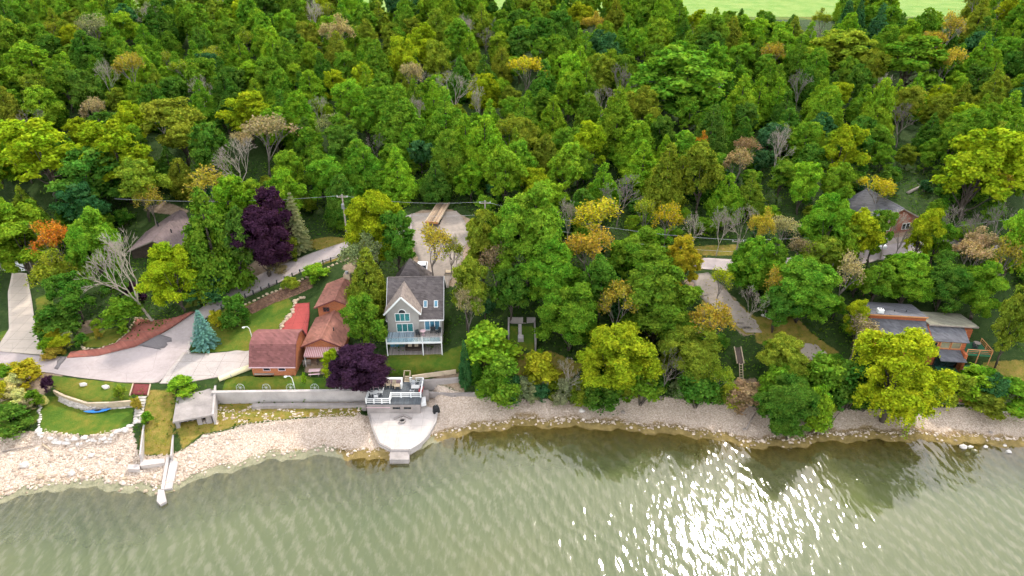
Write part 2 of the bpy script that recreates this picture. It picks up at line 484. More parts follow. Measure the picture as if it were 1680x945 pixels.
def water_material():
    t = NT('lake_water')
    v = t.coord()
    dep = t.node('ShaderNodeAttribute', attribute_name='depth').outputs['Fac']
    # ripples: crossing trains of short waves, stronger where the breeze reaches
    def chop(ang, sx, sy, detail=2.0, rough=.5):
        mp = t.node('ShaderNodeMapping', {0: v, 'Rotation': (0, 0, math.radians(ang)), 'Scale': (sx, sy, 1.0)}).outputs[0]
        return t.noise(mp, 1.0, detail, rough)
    gust = t.noise(v, .05, 3, .5)
    h = t.math('MULTIPLY', chop(-30, .95, .26, 1.0), .95)
    mp1 = t.node('ShaderNodeMapping', {0: v, 'Rotation': (0, 0, math.radians(-34))}).outputs[0]
    wv = t.node('ShaderNodeTexWave', {'Vector': mp1, 'Scale': 6.2832 / 1.8 / 20, 'Distortion': 6.5, 'Detail': 2.0, 'Detail Scale': .7}, wave_type='BANDS', bands_direction='X', wave_profile='SIN').outputs['Fac']
    h = t.math('ADD', h, t.math('MULTIPLY', wv, .15))
    h = t.math('ADD', h, t.math('MULTIPLY', chop(-58, 1.7, .55, 1.0), .42))
    h = t.math('ADD', h, t.math('MULTIPLY', chop(24, 1.3, .5, 1.0), .38))
    h = t.math('ADD', h, t.math('MULTIPLY', t.noise(v, 4.2, 2, .6), .03))
    h = t.math('MULTIPLY', h, t.math('ADD', .35, t.math('MULTIPLY', gust, 1.1)))
    nrm = t.bump(h, 1.0, .105)
    big = t.noise(v, .035, 3, .5)
    body = t.ramp(big, [(.3, (.072, .092, .034)), (.55, (.098, .112, .044)), (.75, (.135, .132, .054))])
    # pale light on the ripples, painted into the water colour as streaks
    ripple_light = t.math('MULTIPLY', t.node('ShaderNodeMapRange', {0: t.math('ADD', t.math('MULTIPLY', chop(-20, 1.5, .55, 5.0, .7), .75), t.math('MULTIPLY', wv, .12)), 1: .38, 2: .56, 3: 0.0, 4: 1.0}).outputs[0], t.noise(v, .06, 4, .65))
    body = t.mix(t.node('ShaderNodeMapRange', {0: ripple_light, 1: .10, 2: .60, 3: 0.0, 4: .60}).outputs[0], body, (.195, .19, .12))
    diff = t.node('ShaderNodeBsdfDiffuse', {'Color': body, 'Normal': nrm}).outputs[0]
    clear = t.node('ShaderNodeBsdfTransparent', {'Color': (.93, .92, .72)}).outputs[0]
    turb = t.node('ShaderNodeMapRange', {0: dep, 1: 0.0, 2: 1.9, 3: 0.0, 4: 1.0}).outputs[0]
    under = t.node('ShaderNodeMixShader', {0: turb, 1: clear, 2: diff}).outputs[0]
    gl = t.node('ShaderNodeBsdfGlossy', {'Color': (1, 1, 1), 'Roughness': .05, 'Normal': nrm}).outputs[0]
    fr = t.node('ShaderNodeFresnel', {'IOR': 1.45, 'Normal': nrm}).outputs[0]
    return t.done(t.node('ShaderNodeMixShader', {0: t.math('MULTIPLY', fr, 1.15, True), 1: under, 2: gl}).outputs[0])
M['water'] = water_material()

# ------------------------------------------------------------------ mesh helpers
class MB:
    def __init__(self):
        self.v = []; self.f = []
    def add(self, vs, fs):
        o = len(self.v)
        self.v += [tuple(p) for p in vs]
        self.f += [tuple(i + o for i in f) for f in fs]
        return self
    def box(self, x0, x1, y0, y1, z0, z1):
        return self.add([(x0, y0, z0), (x1, y0, z0), (x1, y1, z0), (x0, y1, z0), (x0, y0, z1), (x1, y0, z1), (x1, y1, z1), (x0, y1, z1)],
                        [(0, 3, 2, 1), (4, 5, 6, 7), (0, 1, 5, 4), (1, 2, 6, 5), (2, 3, 7, 6), (3, 0, 4, 7)])
    def bar(self, a, b, w, h=None):
        """square bar from a to b"""
        h = h or w
        a, b = Vector(a), Vector(b)
        d = (b - a).normalized()
        s = d.cross(Vector((0, 0, 1)))
        if s.length < 1e-4: s = Vector((1, 0, 0))
        s.normalize(); u = s.cross(d).normalized()
        vs = []
        for p in (a, b):
            for i, j in ((-1, -1), (1, -1), (1, 1), (-1, 1)):
                vs.append(p + s * (w / 2 * i) + u * (h / 2 * j))
        return self.add(vs, [(0, 1, 2, 3), (7, 6, 5, 4), (0, 4, 5, 1), (1, 5, 6, 2), (2, 6, 7, 3), (3, 7, 4, 0)])
    def tube(self, path, radii, n=6, cap=True):
        path = [Vector(p) for p in path]
        rings = []
        up = Vector((0, 0, 1))
        vs = []
        for i, p in enumerate(path):
            d = (path[min(i + 1, len(path) - 1)] - path[max(i - 1, 0)])
            d = d.normalized() if d.length > 1e-6 else Vector((0, 0, 1))
            s = d.cross(up)
            if s.length < .05: s = d.cross(Vector((1, 0, 0)))
            s.normalize(); u = s.cross(d)
            for k in range(n):
                a = 2 * math.pi * k / n
                vs.append(p + (s * math.cos(a) + u * math.sin(a)) * radii[i])
        fs = []
        for i in range(len(path) - 1):
            for k in range(n):
                k2 = (k + 1) % n
                fs.append((i * n + k, i * n + k2, (i + 1) * n + k2, (i + 1) * n + k))
        if cap:
            fs.append(tuple(range(n))[::-1]); fs.append(tuple(range((len(path) - 1) * n, len(path) * n)))
        return self.add(vs, fs)
    def cyl(self, x, y, z0, z1, r0, r1=None, n=12):
        return self.tube([(x, y, z0), (x, y, z1)], [r0, r1 if r1 is not None else r0], n)
    def prism(self, poly, z0, z1):
        """plan polygon (counter-clockwise) extruded upwards"""
        n = len(poly)
        z0s = z0 if isinstance(z0, (list, tuple)) else [z0] * n
        z1s = z1 if isinstance(z1, (list, tuple)) else [z1] * n
        vs = [(p[0], p[1], z) for p, z in zip(poly, z0s)] + [(p[0], p[1], z) for p, z in zip(poly, z1s)]
        fs = [tuple(range(n))[::-1], tuple(range(n, 2 * n))] + [(i, (i + 1) % n, n + (i + 1) % n, n + i) for i in range(n)]
        return self.add(vs, fs)
    def sect(self, prof, y0, y1):
        """profile in x,z extruded along y"""
        n = len(prof)
        vs = [(x, y0, z) for x, z in prof] + [(x, y1, z) for x, z in prof]
        fs = [tuple(range(n)), tuple(range(n, 2 * n))[::-1]] + [(i, n + i, n + (i + 1) % n, (i + 1) % n) for i in range(n)]
        return self.add(vs, fs)
    def sect_x(self, prof, x0, x1):
        """profile in y,z extruded along x"""
        n = len(prof)
        vs = [(x0, y, z) for y, z in prof] + [(x1, y, z) for y, z in prof]
        fs = [tuple(range(n))[::-1], tuple(range(n, 2 * n))] + [(i, (i + 1) % n, n + (i + 1) % n, n + i) for i in range(n)]
        return self.add(vs, fs)
    def slab(self, pts, th):
        """plane panel of thickness th below its face"""
        p = [Vector(q) for q in pts]
        nrm = (p[1] - p[0]).cross(p[2] - p[0]).normalized()
        if nrm.z < 0:
            p = p[::-1]; nrm = -nrm
        n = len(p)
        vs = p + [q - nrm * th for q in p]
        fs = [tuple(range(n)), tuple(range(n, 2 * n))[::-1]] + [(i, n + i, n + (i + 1) % n, (i + 1) % n) for i in range(n)]
        return self.add(vs, fs)
    def rock(self, x, y, z, sx, sy, sz, seed=0, rot=0.0):
        r = random.Random(seed)
        vs = []
        for q in ICO_V:
            k = 1 + r.uniform(-.22, .22)
            a, b, c = q[0] * sx * k, q[1] * sy * k, max(q[2], -.5) * sz * k
            vs.append((x + a * math.cos(rot) - b * math.sin(rot), y + a * math.sin(rot) + b * math.cos(rot), z + c))
        return self.add(vs, ICO_F)
    def mesh(self, name, mat, smooth=False):
        me = bpy.data.meshes.new(name)
        me.from_pydata(self.v, [], self.f)
        me.materials.append(M[mat] if isinstance(mat, str) else mat)
        if smooth:
            me.polygons.foreach_set('use_smooth', [True] * len(me.polygons))
        me.update()
        return me
    def build(self, name, mat, parent=None, smooth=False):
        o = bpy.data.objects.new(name, self.mesh(name, mat, smooth))
        COL.objects.link(o)
        if parent is not None:
            o.parent = parent
        return o

_p = (1 + 5 ** .5) / 2
ICO_V = [tuple(c / math.sqrt(1 + _p * _p) for c in q) for q in [(-1, _p, 0), (1, _p, 0), (-1, -_p, 0), (1, -_p, 0), (0, -1, _p), (0, 1, _p), (0, -1, -_p), (0, 1, -_p), (_p, 0, -1), (_p, 0, 1), (-_p, 0, -1), (-_p, 0, 1)]]
ICO_F = [(0, 11, 5), (0, 5, 1), (0, 1, 7), (0, 7, 10), (0, 10, 11), (1, 5, 9), (5, 11, 4), (11, 10, 2), (10, 7, 6), (7, 1, 8), (3, 9, 4), (3, 4, 2), (3, 2, 6), (3, 6, 8), (3, 8, 9), (4, 9, 5), (2, 4, 11), (6, 2, 10), (8, 6, 7), (9, 8, 1)]

def box(name, mat, parent, *a):
    return MB().box(*a).build(name, mat, parent)

def tag(o, label, cat, group=None):
    o['label'] = label; o['category'] = cat
    if group: o['group'] = group
    return o
def thing(name, label, cat, loc, rz=0.0, group=None):
    o = bpy.data.objects.new(name, None)
    o.empty_display_size = .3
    COL.objects.link(o)
    o.location = loc; o.rotation_euler = (0, 0, rz)
    return tag(o, label, cat, group)
def structure(o):
    o['kind'] = 'structure'
    return o
def stuff(o, label, cat=None):
    o['kind'] = 'stuff'; o['label'] = label
    if cat: o['category'] = cat
    return o
def at(px, py, dz=0.0):
    x, y, z = on_ground(px, py)
    return (x, y, z + dz)
# ------------------------------------------------------------------ the setting: ground, lake, roads
def mesh_np(name, verts, faces, mat, parent=None, attr=None, smooth=False, normals=None):
    me = bpy.data.meshes.new(name)
    verts = np.asarray(verts, np.float32); faces = np.asarray(faces, np.int32)
    k = faces.shape[1]
    me.vertices.add(len(verts)); me.vertices.foreach_set('co', verts.ravel())
    me.loops.add(faces.size); me.loops.foreach_set('vertex_index', faces.ravel())
    me.polygons.add(len(faces)); me.polygons.foreach_set('loop_start', np.arange(0, faces.size, k, dtype=np.int32))
    if smooth:
        me.polygons.foreach_set('use_smooth', np.ones(len(faces), bool))
    me.materials.append(M[mat] if isinstance(mat, str) else mat)
    for an, (typ, dom, data) in (attr or {}).items():
        at_ = me.attributes.new(an, typ, dom)
        at_.data.foreach_set('color' if 'COLOR' in typ else 'value', np.asarray(data, np.float32).ravel())
    me.update(calc_edges=True)
    me.validate()
    if normals is not None:
        me.normals_split_custom_set_from_vertices([tuple(n) for n in normals])
    return me
def obj_np(name, *a, parent=None, **k):
    o = bpy.data.objects.new(name, mesh_np(name, *a, **k))
    COL.objects.link(o)
    if parent is not None: o.parent = parent
    return o

def axis(a, b, step, lo, hi, grow=1.12):
    mid = list(np.arange(a, b + 1e-6, step))
    left, s, v = [], step, a
    while v > lo:
        s = min(s * grow, 14); v -= s; left.append(v)
    right, s, v = [], step, b
    while v < hi:
        s = min(s * grow, 14 if v < 500 else 60); v += s; right.append(v)
    return np.array(left[::-1] + mid + right)
gx = axis(-92, 92, .55, -520, 520)
gy = axis(58, 128, .5, 20, 1500)
GX, GY = np.meshgrid(gx, gy)
GZ = ground(GX, GY)
nx, ny = len(gx), len(gy)
idx = np.arange(nx * ny).reshape(ny, nx)
gfaces = np.stack([idx[:-1, :-1], idx[:-1, 1:], idx[1:, 1:], idx[1:, :-1]], -1).reshape(-1, 4)

def mask(polys, soft=.6):
    m = np.zeros(GX.shape)
    for p in polys:
        p = np.array(p)
        x0, y0 = p.min(0) - 3; x1, y1 = p.max(0) + 3
        i0, i1 = np.searchsorted(gx, (x0, x1)); j0, j1 = np.searchsorted(gy, (y0, y1))
        if i1 <= i0 or j1 <= j0: continue
        d = poly_sd(p, GX[j0:j1, i0:i1], GY[j0:j1, i0:i1])
        m[j0:j1, i0:i1] = np.maximum(m[j0:j1, i0:i1], 1 - sstep(-soft, soft, d))
    return m
LAWN_PX = [
    [(70, 650), (100, 652), (140, 664), (217, 662), (218, 690), (190, 710), (140, 714), (64, 709)],
    [(80, 615), (130, 622), (222, 630), (217, 656), (140, 658), (100, 644), (78, 630)],
    [(318, 580), (345, 522), (372, 506), (405, 498), (470, 486), (482, 500), (470, 530), (458, 560), (415, 577)],
    [(365, 641), (372, 618), (410, 617), (500, 617), (550, 620), (545, 641)],
    [(600, 617), (632, 580), (730, 579), (765, 565), (775, 600), (745, 612), (690, 620)],
    [(58, 490), (85, 478), (95, 560), (72, 577)], [(300, 507), (330, 462), (372, 468), (356, 492)],
    [(130, 570), (140, 548), (175, 540), (218, 535), (205, 560), (165, 570)], [(0, 660), (60, 640), (66, 690), (0, 706)],
    [(0, 545), (12, 540), (10, 556), (0, 560)], [(835, 570), (835, 535), (875, 535), (878, 575)],
]
DRY_PX = [
    [(228, 746), (243, 640), (288, 640), (285, 700), (280, 746)], [(345, 664), (600, 664), (585, 683), (500, 684), (400, 694), (330, 712), (300, 737), (290, 700)],
    [(1620, 640), (1610, 595), (1680, 590), (1690, 640)], [(1240, 560), (1240, 520), (1300, 515), (1330, 545), (1380, 580), (1310, 600)],
    [(800, 620), (790, 585), (900, 575), (960, 600), (930, 630)], [(440, 465), (560, 425), (575, 412), (530, 425), (430, 470)],
    [(470, 400), (540, 388), (580, 392), (540, 412)], [(1130, 420), (1230, 418), (1230, 400), (1120, 405)],
    [(1150, 500), (1160, 455), (1260, 540), (1225, 550)],
]
DIRT_PX = [
    [(660, 360), (690, 345), (740, 343), (775, 362), (775, 420), (745, 470), (690, 470), (670, 400)], [(370, 485), (470, 432), (500, 405), (430, 420), (380, 455)],
    [(1120, 460), (1165, 450), (1255, 545), (1220, 552)], [(1420, 420), (1425, 370), (1500, 370), (1490, 420)], [(500, 612), (505, 580), (560, 585), (555, 615)],
    [(0, 610), (110, 610), (80, 640), (60, 650), (0, 660)], [(125, 560), (130, 528), (170, 522), (165, 545)], [(690, 640), (720, 615), (770, 612), (760, 645)],
    [(1180, 630), (1240, 620), (1250, 660), (1190, 655)], [(230, 345), (270, 330), (310, 345), (300, 355)], [(560, 440), (590, 415), (580, 450)],
]
lawn = mask([gpoly(p) for p in LAWN_PX], .4)
dry = mask([gpoly(p) for p in DRY_PX], .8)
dirt = mask([gpoly(p) for p in DIRT_PX], 1.0)
BACK_PX = [(-160, 705), (0, 708), (60, 706), (140, 716), (215, 700), (228, 748), (284, 745), (300, 738), (335, 714), (400, 696), (500, 686), (600, 684), (640, 660), (700, 645), (760, 645), (800, 647), (850, 655),
           (900, 655), (945, 662), (985, 655), (1040, 650), (1100, 652), (1160, 662), (1230, 664), (1270, 680), (1330, 690), (1370, 672), (1450, 672), (1560, 668), (1620, 664), (1680, 668), (1850, 670)]
back = np.array([on_ground(px, py)[:2] for px, py in BACK_PX])
back = back[np.argsort(back[:, 0])]
def back_y(x): return np.interp(x, back[:, 0], back[:, 1])
sdist = GY - shore_y(GX)
beach = sstep(-.4, .4, back_y(GX) - GY) * sstep(-1.5, -.3, sdist)
bed = sstep(.5, -.5, sdist)
# weed on the wet stones and in the shallows
px_, py_, _d = project(GX, GY, np.zeros_like(GX))
def band(x, pts): return np.interp(x, [p[0] for p in pts], [p[1] for p in pts])
wet_out = band(px_, [(0, -.6), (300, -.4), (560, .1), (585, 2.2), (650, 2.2), (690, .6), (740, 1.5), (800, 3.4), (900, 3.2), (1000, 3.6), (1100, 3.4), (1240, 2.2), (1300, 2.5), (1500, 3.2), (1560, 5.0), (1640, 7.0), (1700, 8.0)])
wet_in = band(px_, [(0, -.3), (300, -.2), (560, .2), (740, .5), (850, .9), (1100, .7), (1250, .5), (1400, 1.1), (1520, 1.1), (1680, .5)])
wob = .9 * np.sin(GX * .55 + 1.2 * np.sin(GX * .21)) + .6 * np.sin(GX * 1.3 + .7 * np.sin(GY * .9))
wet_out = wet_out * 1.55 + wob * np.where(px_ < 700, .4, .9)
wet_in = wet_in + .35 * np.sin(GX * .8) * np.sin(GX * .23 + 1)
wet = sstep(-wet_out - .8, -wet_out + .4, sdist) * sstep(wet_in + .4, wet_in - .5, sdist)
lawn[GY > 250] = 2.0
beach *= (1 - np.minimum(lawn, 1)) * (1 - dry)
one = np.ones_like(GX)
cover_a = np.stack([lawn, beach, dirt, one], -1)
cover_b = np.stack([dry, wet, bed, one], -1)
terrain = structure(obj_np('ground', np.stack([GX, GY, GZ], -1).reshape(-1, 3), gfaces, 'terrain', smooth=True,
    attr={'cover_a': ('FLOAT_COLOR', 'POINT', cover_a), 'cover_b': ('FLOAT_COLOR', 'POINT', cover_b)}))

# lake: a sheet from the shore to beyond the camera
wx = axis(-110, 110, 1.0, -900, 900, 1.2); wy = axis(45, 92, .8, -600, 93, 1.2)
WX, WY = np.meshgrid(wx, wy)
wid = np.arange(WX.size).reshape(WX.shape)
wf = np.stack([wid[:-1, :-1], wid[:-1, 1:], wid[1:, 1:], wid[1:, :-1]], -1).reshape(-1, 4)
wdep = np.maximum(0, -ground(np.clip(WX, -500, 500), np.clip(WY, 20, 400)))
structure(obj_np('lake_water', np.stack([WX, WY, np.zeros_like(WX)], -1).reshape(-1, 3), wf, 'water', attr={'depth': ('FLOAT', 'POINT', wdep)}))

def resample(pts, n):
    p = np.array(pts, float)
    s = np.concatenate([[0], np.cumsum(np.hypot(*np.diff(p, axis=0).T))])
    t = np.linspace(0, s[-1], n)
    return np.stack([np.interp(t, s, p[:, 0]), np.interp(t, s, p[:, 1])], -1)
def strip(name, mat, pxa, pxb, n=60, m=8, dz=.07, wob=.0):
    """a sheet of paving between two edges, laid on the ground with a real edge"""
    a = resample(gpoly(pxa), n); b = resample(gpoly(pxb), n)
    if wob:
        a += RNG.normal(0, wob, a.shape); b += RNG.normal(0, wob, b.shape)
    t = np.linspace(0, 1, m)[None, :, None]
    g = a[:, None] * (1 - t) + b[:, None] * t
    z = ground(g[..., 0], g[..., 1]) + dz
    top = np.concatenate([g, z[..., None]], -1).reshape(-1, 3)
    low = top.copy(); low[:, 2] -= .25
    i = np.arange(n * m).reshape(n, m)
    f = [np.stack([i[:-1, :-1], i[:-1, 1:], i[1:, 1:], i[1:, :-1]], -1).reshape(-1, 4)]
    N = n * m
    for e in (i[:, 0], i[:, -1], i[0], i[-1]):
        f.append(np.stack([e[:-1], e[1:], e[1:] + N, e[:-1] + N], -1))
    o = obj_np(name, np.concatenate([top, low]), np.concatenate(f), mat)
    return structure(o)
strip('lane_road', 'asphalt', [(-80, 572), (0, 577), (60, 583), (110, 586), (170, 581), (230, 566), (275, 543), (312, 518), (350, 491), (400, 464), (450, 439), (510, 416), (580, 393)],
      [(-80, 600), (0, 603), (80, 612), (130, 620), (200, 628), (258, 629), (296, 600), (312, 570), (332, 526), (366, 505), (420, 481), (480, 453), (530, 432), (584, 412)], 90, 10, .08)
strip('garage_driveway', 'old_drive', [(300, 579), (340, 581), (375, 578), (414, 575)], [(262, 630), (300, 630), (360, 619), (414, 604)], 30, 10, .11)
strip('concrete_driveway', 'drive', [(20, 447), (13, 480), (15, 540), (-8, 576)], [(44, 449), (52, 490), (60, 548), (72, 582)], 40, 8, .10)
strip('brick_apron', 'red_paver', [(116, 578), (160, 573), (190, 564), (214, 544), (224, 524), (252, 527), (290, 521), (312, 512)],
      [(110, 588), (160, 585), (222, 570), (266, 547), (288, 534), (306, 522), (320, 512)], 40, 5, .14)
strip('upper_road', 'asphalt', [(575, 394), (620, 373), (680, 350)], [(582, 413), (630, 405), (692, 392)], 30, 6, .075)
strip('gravel_parking', 'gravel', [(674, 352), (677, 400), (690, 440), (702, 470)], [(750, 347), (772, 378), (756, 430), (734, 472)], 40, 12, .09, .12)
strip('woodland_road', 'asphalt', [(1110, 424), (1200, 426), (1330, 426), (1480, 398), (1700, 392)], [(1110, 442), (1200, 445), (1330, 446), (1480, 418), (1700, 410)], 60, 6, .08, .1)
strip('gravel_track', 'gravel', [(1128, 452), (1150, 488), (1192, 522), (1226, 547)], [(1164, 448), (1198, 486), (1236, 523), (1250, 546)], 40, 8, .08, .15)
strip('tar_patch', 'tar', [(226, 566), (250, 552), (262, 548)], [(262, 575), (275, 566), (282, 556)], 10, 5, .11, .15)
strip('tar_patch', 'tar', [(99, 586), (88, 606)], [(109, 586), (96, 607)], 6, 4, .11, .08)
def disc(name, mat, px, py, rx, ry, dz=.08):
    x, y, z = on_ground(px, py)
    V = []; n = 26
    for r in (0.001, .5, .8, 1.0):
        for k in range(n):
            a = 2 * math.pi * k / n
            w = 1 + .12 * math.sin(3 * a + px) + .07 * math.sin(7 * a)
            V.append((x + rx * r * w * math.cos(a), y + ry * r * w * math.sin(a)))
    V = np.array(V); Z = ground(V[:, 0], V[:, 1]) + dz
    Z[-n:] -= .2
    F = [(r * n + k, r * n + (k + 1) % n, (r + 1) * n + (k + 1) % n, (r + 1) * n + k) for r in range(3) for k in range(n)]
    return structure(obj_np(name, np.column_stack([V, Z]), F, mat))
disc('gravel_pad', 'gravel', 1335, 579, 2.4, 1.7)
strip('brick_house_yard', 'gravel', [(1422, 392), (1420, 425)], [(1490, 388), (1492, 425)], 12, 10, .07, .1)

# loose stones: far too many to count
def stones(name, label, xs, ys, size, mat, sink=.3, flat=.6):
    n = len(xs)
    zs = ground(xs, ys)
    base = np.array(ICO_V)
    k = 1 + RNG.uniform(-.25, .25, (n, 12, 1))
    sc = size[:, None, None] * np.stack([RNG.uniform(.7, 1.3, n), RNG.uniform(.7, 1.3, n), RNG.uniform(.35, .9, n) * flat * 1.3], -1)[:, None, :]
    v = base[None] * k * sc
    a = RNG.uniform(0, 6.28, n); c, s = np.cos(a)[:, None], np.sin(a)[:, None]
    v = np.stack([v[..., 0] * c - v[..., 1] * s, v[..., 0] * s + v[..., 1] * c, v[..., 2]], -1)
    v += np.stack([xs, ys, zs + size * (.25 - sink) * .6], -1)[:, None, :]
    f = (np.array(ICO_F)[None] + (np.arange(n) * 12)[:, None, None]).reshape(-1, 3)
    tint = np.repeat(RNG.uniform(0, 1, n), 20)
    return stuff(obj_np(name, v.reshape(-1, 3), f, mat, attr={'tint': ('FLOAT', 'FACE', tint)}), label)
def stone_material(name, lo, mid, hi, wetline=True):
    t = NT(name)
    v = t.coord()
    tint = t.node('ShaderNodeAttribute', attribute_name='tint').outputs['Fac']
    n = t.noise(v, 5, 4, .7)
    c = t.ramp(t.math('ADD', t.math('MULTIPLY', tint, .7), t.math('MULTIPLY', n, .3)), [(.12, lo), (.5, mid), (.9, hi)])
    if wetline:       # weed-stained below about 15 cm above the lake
        z = t.node('ShaderNodeSeparateXYZ', {0: v}).outputs[2]
        w = t.node('ShaderNodeMapRange', {0: t.math('ADD', z, t.math('MULTIPLY', t.math('SUBTRACT', n, .5), .3)), 1: .05, 2: .22, 3: 1.0, 4: 0.0}).outputs[0]
        c = t.mix(t.math('MULTIPLY', w, .65), c, (.25, .165, .075))
    return t.done(t.bsdf(c, .9, t.bump(n, .4, .04), .2))
M['beach_stone'] = stone_material('beach_stone', (.31, .235, .175), (.52, .415, .325), (.70, .59, .49))
def beach_points(n, x0, x1, lo=-.5, hi=1.0, power=1.0):
    xs = RNG.uniform(x0, x1, n)
    f = RNG.uniform(0, 1, n) ** power
    ys = shore_y(xs) - .5 + (back_y(xs) + .2 - shore_y(xs) + .5) * f
    return xs, ys
xs, ys = beach_points(20000, -88, 88)
stones('beach_pebbles', 'pale pink-tan pebbles covering the beach', xs, ys, RNG.uniform(.04, .10, len(xs)) * (1 + (RNG.uniform(0, 1, len(xs)) < .06) * 1.0), 'beach_stone')
xs, ys = beach_points(3400, -72, -38)
k = (ys < back_y(xs))
stones('shore_rubble', 'broken pale rock rubble on the wide beach beside the jetty slab', xs[k], ys[k], (RNG.uniform(.06, .16, len(xs)) * np.where(RNG.uniform(0, 1, len(xs)) < .12, 2.4, 1.0))[k], 'beach_stone')
xs = RNG.uniform(-46, -21, 1100); ys = RNG.uniform(75, 83, 1100)
_bk = gpoly([(345, 668), (600, 668), (585, 683), (500, 684), (400, 694), (330, 712), (300, 737), (290, 700)])
k = (poly_sd(_bk, xs, ys) < 0) & (np.sin(xs * .9) * np.sin(ys * 1.7 + xs * .4) > -.35)
stones('bank_rubble', 'pale rubble among the weeds below the long retaining wall', xs[k], ys[k], RNG.uniform(.06, .24, len(xs))[k], 'beach_stone')
xs = RNG.uniform(-88, 88, 900); ys = shore_y(xs) + RNG.normal(-.2, .55, 900)
stones('waterline_stones', 'weed-stained stones along the waterline', xs, ys, RNG.uniform(.10, .26, 900), 'beach_stone')

# low leafy undergrowth between the trees
def leaf_quads(c, nrm, size, aspect=.62, jit=.55):
    """quads centred at c facing roughly along nrm"""
    n = len(c)
    nn = nrm + RNG.normal(0, jit, (n, 3)); nn /= np.linalg.norm(nn, axis=1, keepdims=True) + 1e-9
    t = np.cross(nn, RNG.normal(0, 1, (n, 3))); t /= np.linalg.norm(t, axis=1, keepdims=True) + 1e-9
    b = np.cross(nn, t)
    s = size[:, None] * .5
    v = np.stack([c - t * s, c - b * s * aspect, c + t * s, c + b * s * aspect], 1)
    return v.reshape(-1, 3), np.arange(n * 4).reshape(n, 4)
xs = RNG.uniform(-95, 95, 90000); ys = RNG.uniform(72, 150, 90000)
ii = np.clip(np.searchsorted(gx, xs), 0, nx - 1); jj = np.clip(np.searchsorted(gy, ys), 0, ny - 1)
free = (lawn[jj, ii] < .3) & (dry[jj, ii] < .6) & (dirt[jj, ii] < .4) & (ys > back_y(xs) + .3)
PAVED = [gpoly(p) for p in ([(-80, 565), (60, 575), (110, 580), (230, 560), (312, 512), (400, 458), (510, 410), (590, 385), (690, 345), (775, 350), (770, 430), (740, 480), (690, 480), (670, 410), (590, 420), (480, 460), (370, 510), (345, 560), (420, 570), (500, 545), (500, 620), (600, 625), (600, 590), (630, 580), (780, 570), (770, 640), (700, 640), (0, 660), (-80, 660)],
         [(10, 440), (50, 440), (60, 500), (80, 585), (-20, 585), (5, 500)], [(1110, 420), (1340, 420), (1340, 450), (1110, 450)], [(1120, 445), (1170, 445), (1260, 545), (1215, 552)], [(1420, 380), (1495, 380), (1495, 428), (1420, 428)],
         [(1305, 568), (1365, 566), (1370, 592), (1305, 594)], [(828, 580), (828, 520), (884, 520), (884, 580)], [(1415, 490), (1640, 490), (1690, 640), (1600, 640), (1420, 600)],
         [(400, 520), (420, 478), (520, 440), (580, 420), (600, 470), (590, 600), (400, 620)], [(228, 345), (315, 345), (315, 410), (228, 410)])]
for p in PAVED:
    free &= poly_sd(p, xs, ys) > .3
xs, ys = xs[free], ys[free]
clump = .5 + .5 * np.sin(xs * .7 + 1.3 * np.sin(ys * .5)) * np.sin(ys * .8 + 1.1 * np.sin(xs * .45))
keep = RNG.uniform(0, 1, len(xs)) < .25 + .75 * clump
xs, ys, clump = xs[keep], ys[keep], clump[keep]
zs = ground(xs, ys) + RNG.uniform(0.03, 1, len(xs)) * (.15 + 1.0 * clump)
v, f = leaf_quads(np.column_stack([xs, ys, zs]), np.array([[0, -.3, 1.0]]), RNG.uniform(.22, .55, len(xs)))
lv = np.column_stack([np.repeat(RNG.uniform(0, 1, len(xs)), 1), RNG.uniform(0, 1, len(xs)), clump, np.ones(len(xs))])
ug = stuff(obj_np('undergrowth', v, f, 'leaf', attr={'leafv': ('FLOAT_COLOR', 'FACE', lv)}), 'low green undergrowth between the trees')
ug.color = (.07, .15, .018, 1)
# weeds and tufts on the dry bank
xs = RNG.uniform(-80, 90, 40000); ys = RNG.uniform(70, 125, 40000)
ii = np.clip(np.searchsorted(gx, xs), 0, nx - 1); jj = np.clip(np.searchsorted(gy, ys), 0, ny - 1)
keep = RNG.uniform(0, 1, len(xs)) < dry[jj, ii] * .9
xs, ys = xs[keep], ys[keep]
zs = ground(xs, ys) + RNG.uniform(.03, .25, len(xs))
v, f = leaf_quads(np.column_stack([xs, ys, zs]), np.array([[0, -.2, 1.0]]), RNG.uniform(.12, .32, len(xs)))
lv = np.column_stack([RNG.uniform(0, 1, len(xs)), RNG.uniform(0, 1, len(xs)), RNG.uniform(0, 1, len(xs)), np.ones(len(xs))])
wd = stuff(obj_np('weeds', v, f, 'leaf', attr={'leafv': ('FLOAT_COLOR', 'FACE', lv)}), 'yellowing weeds on the dry banks')
wd.color = (.22, .20, .02, 1)
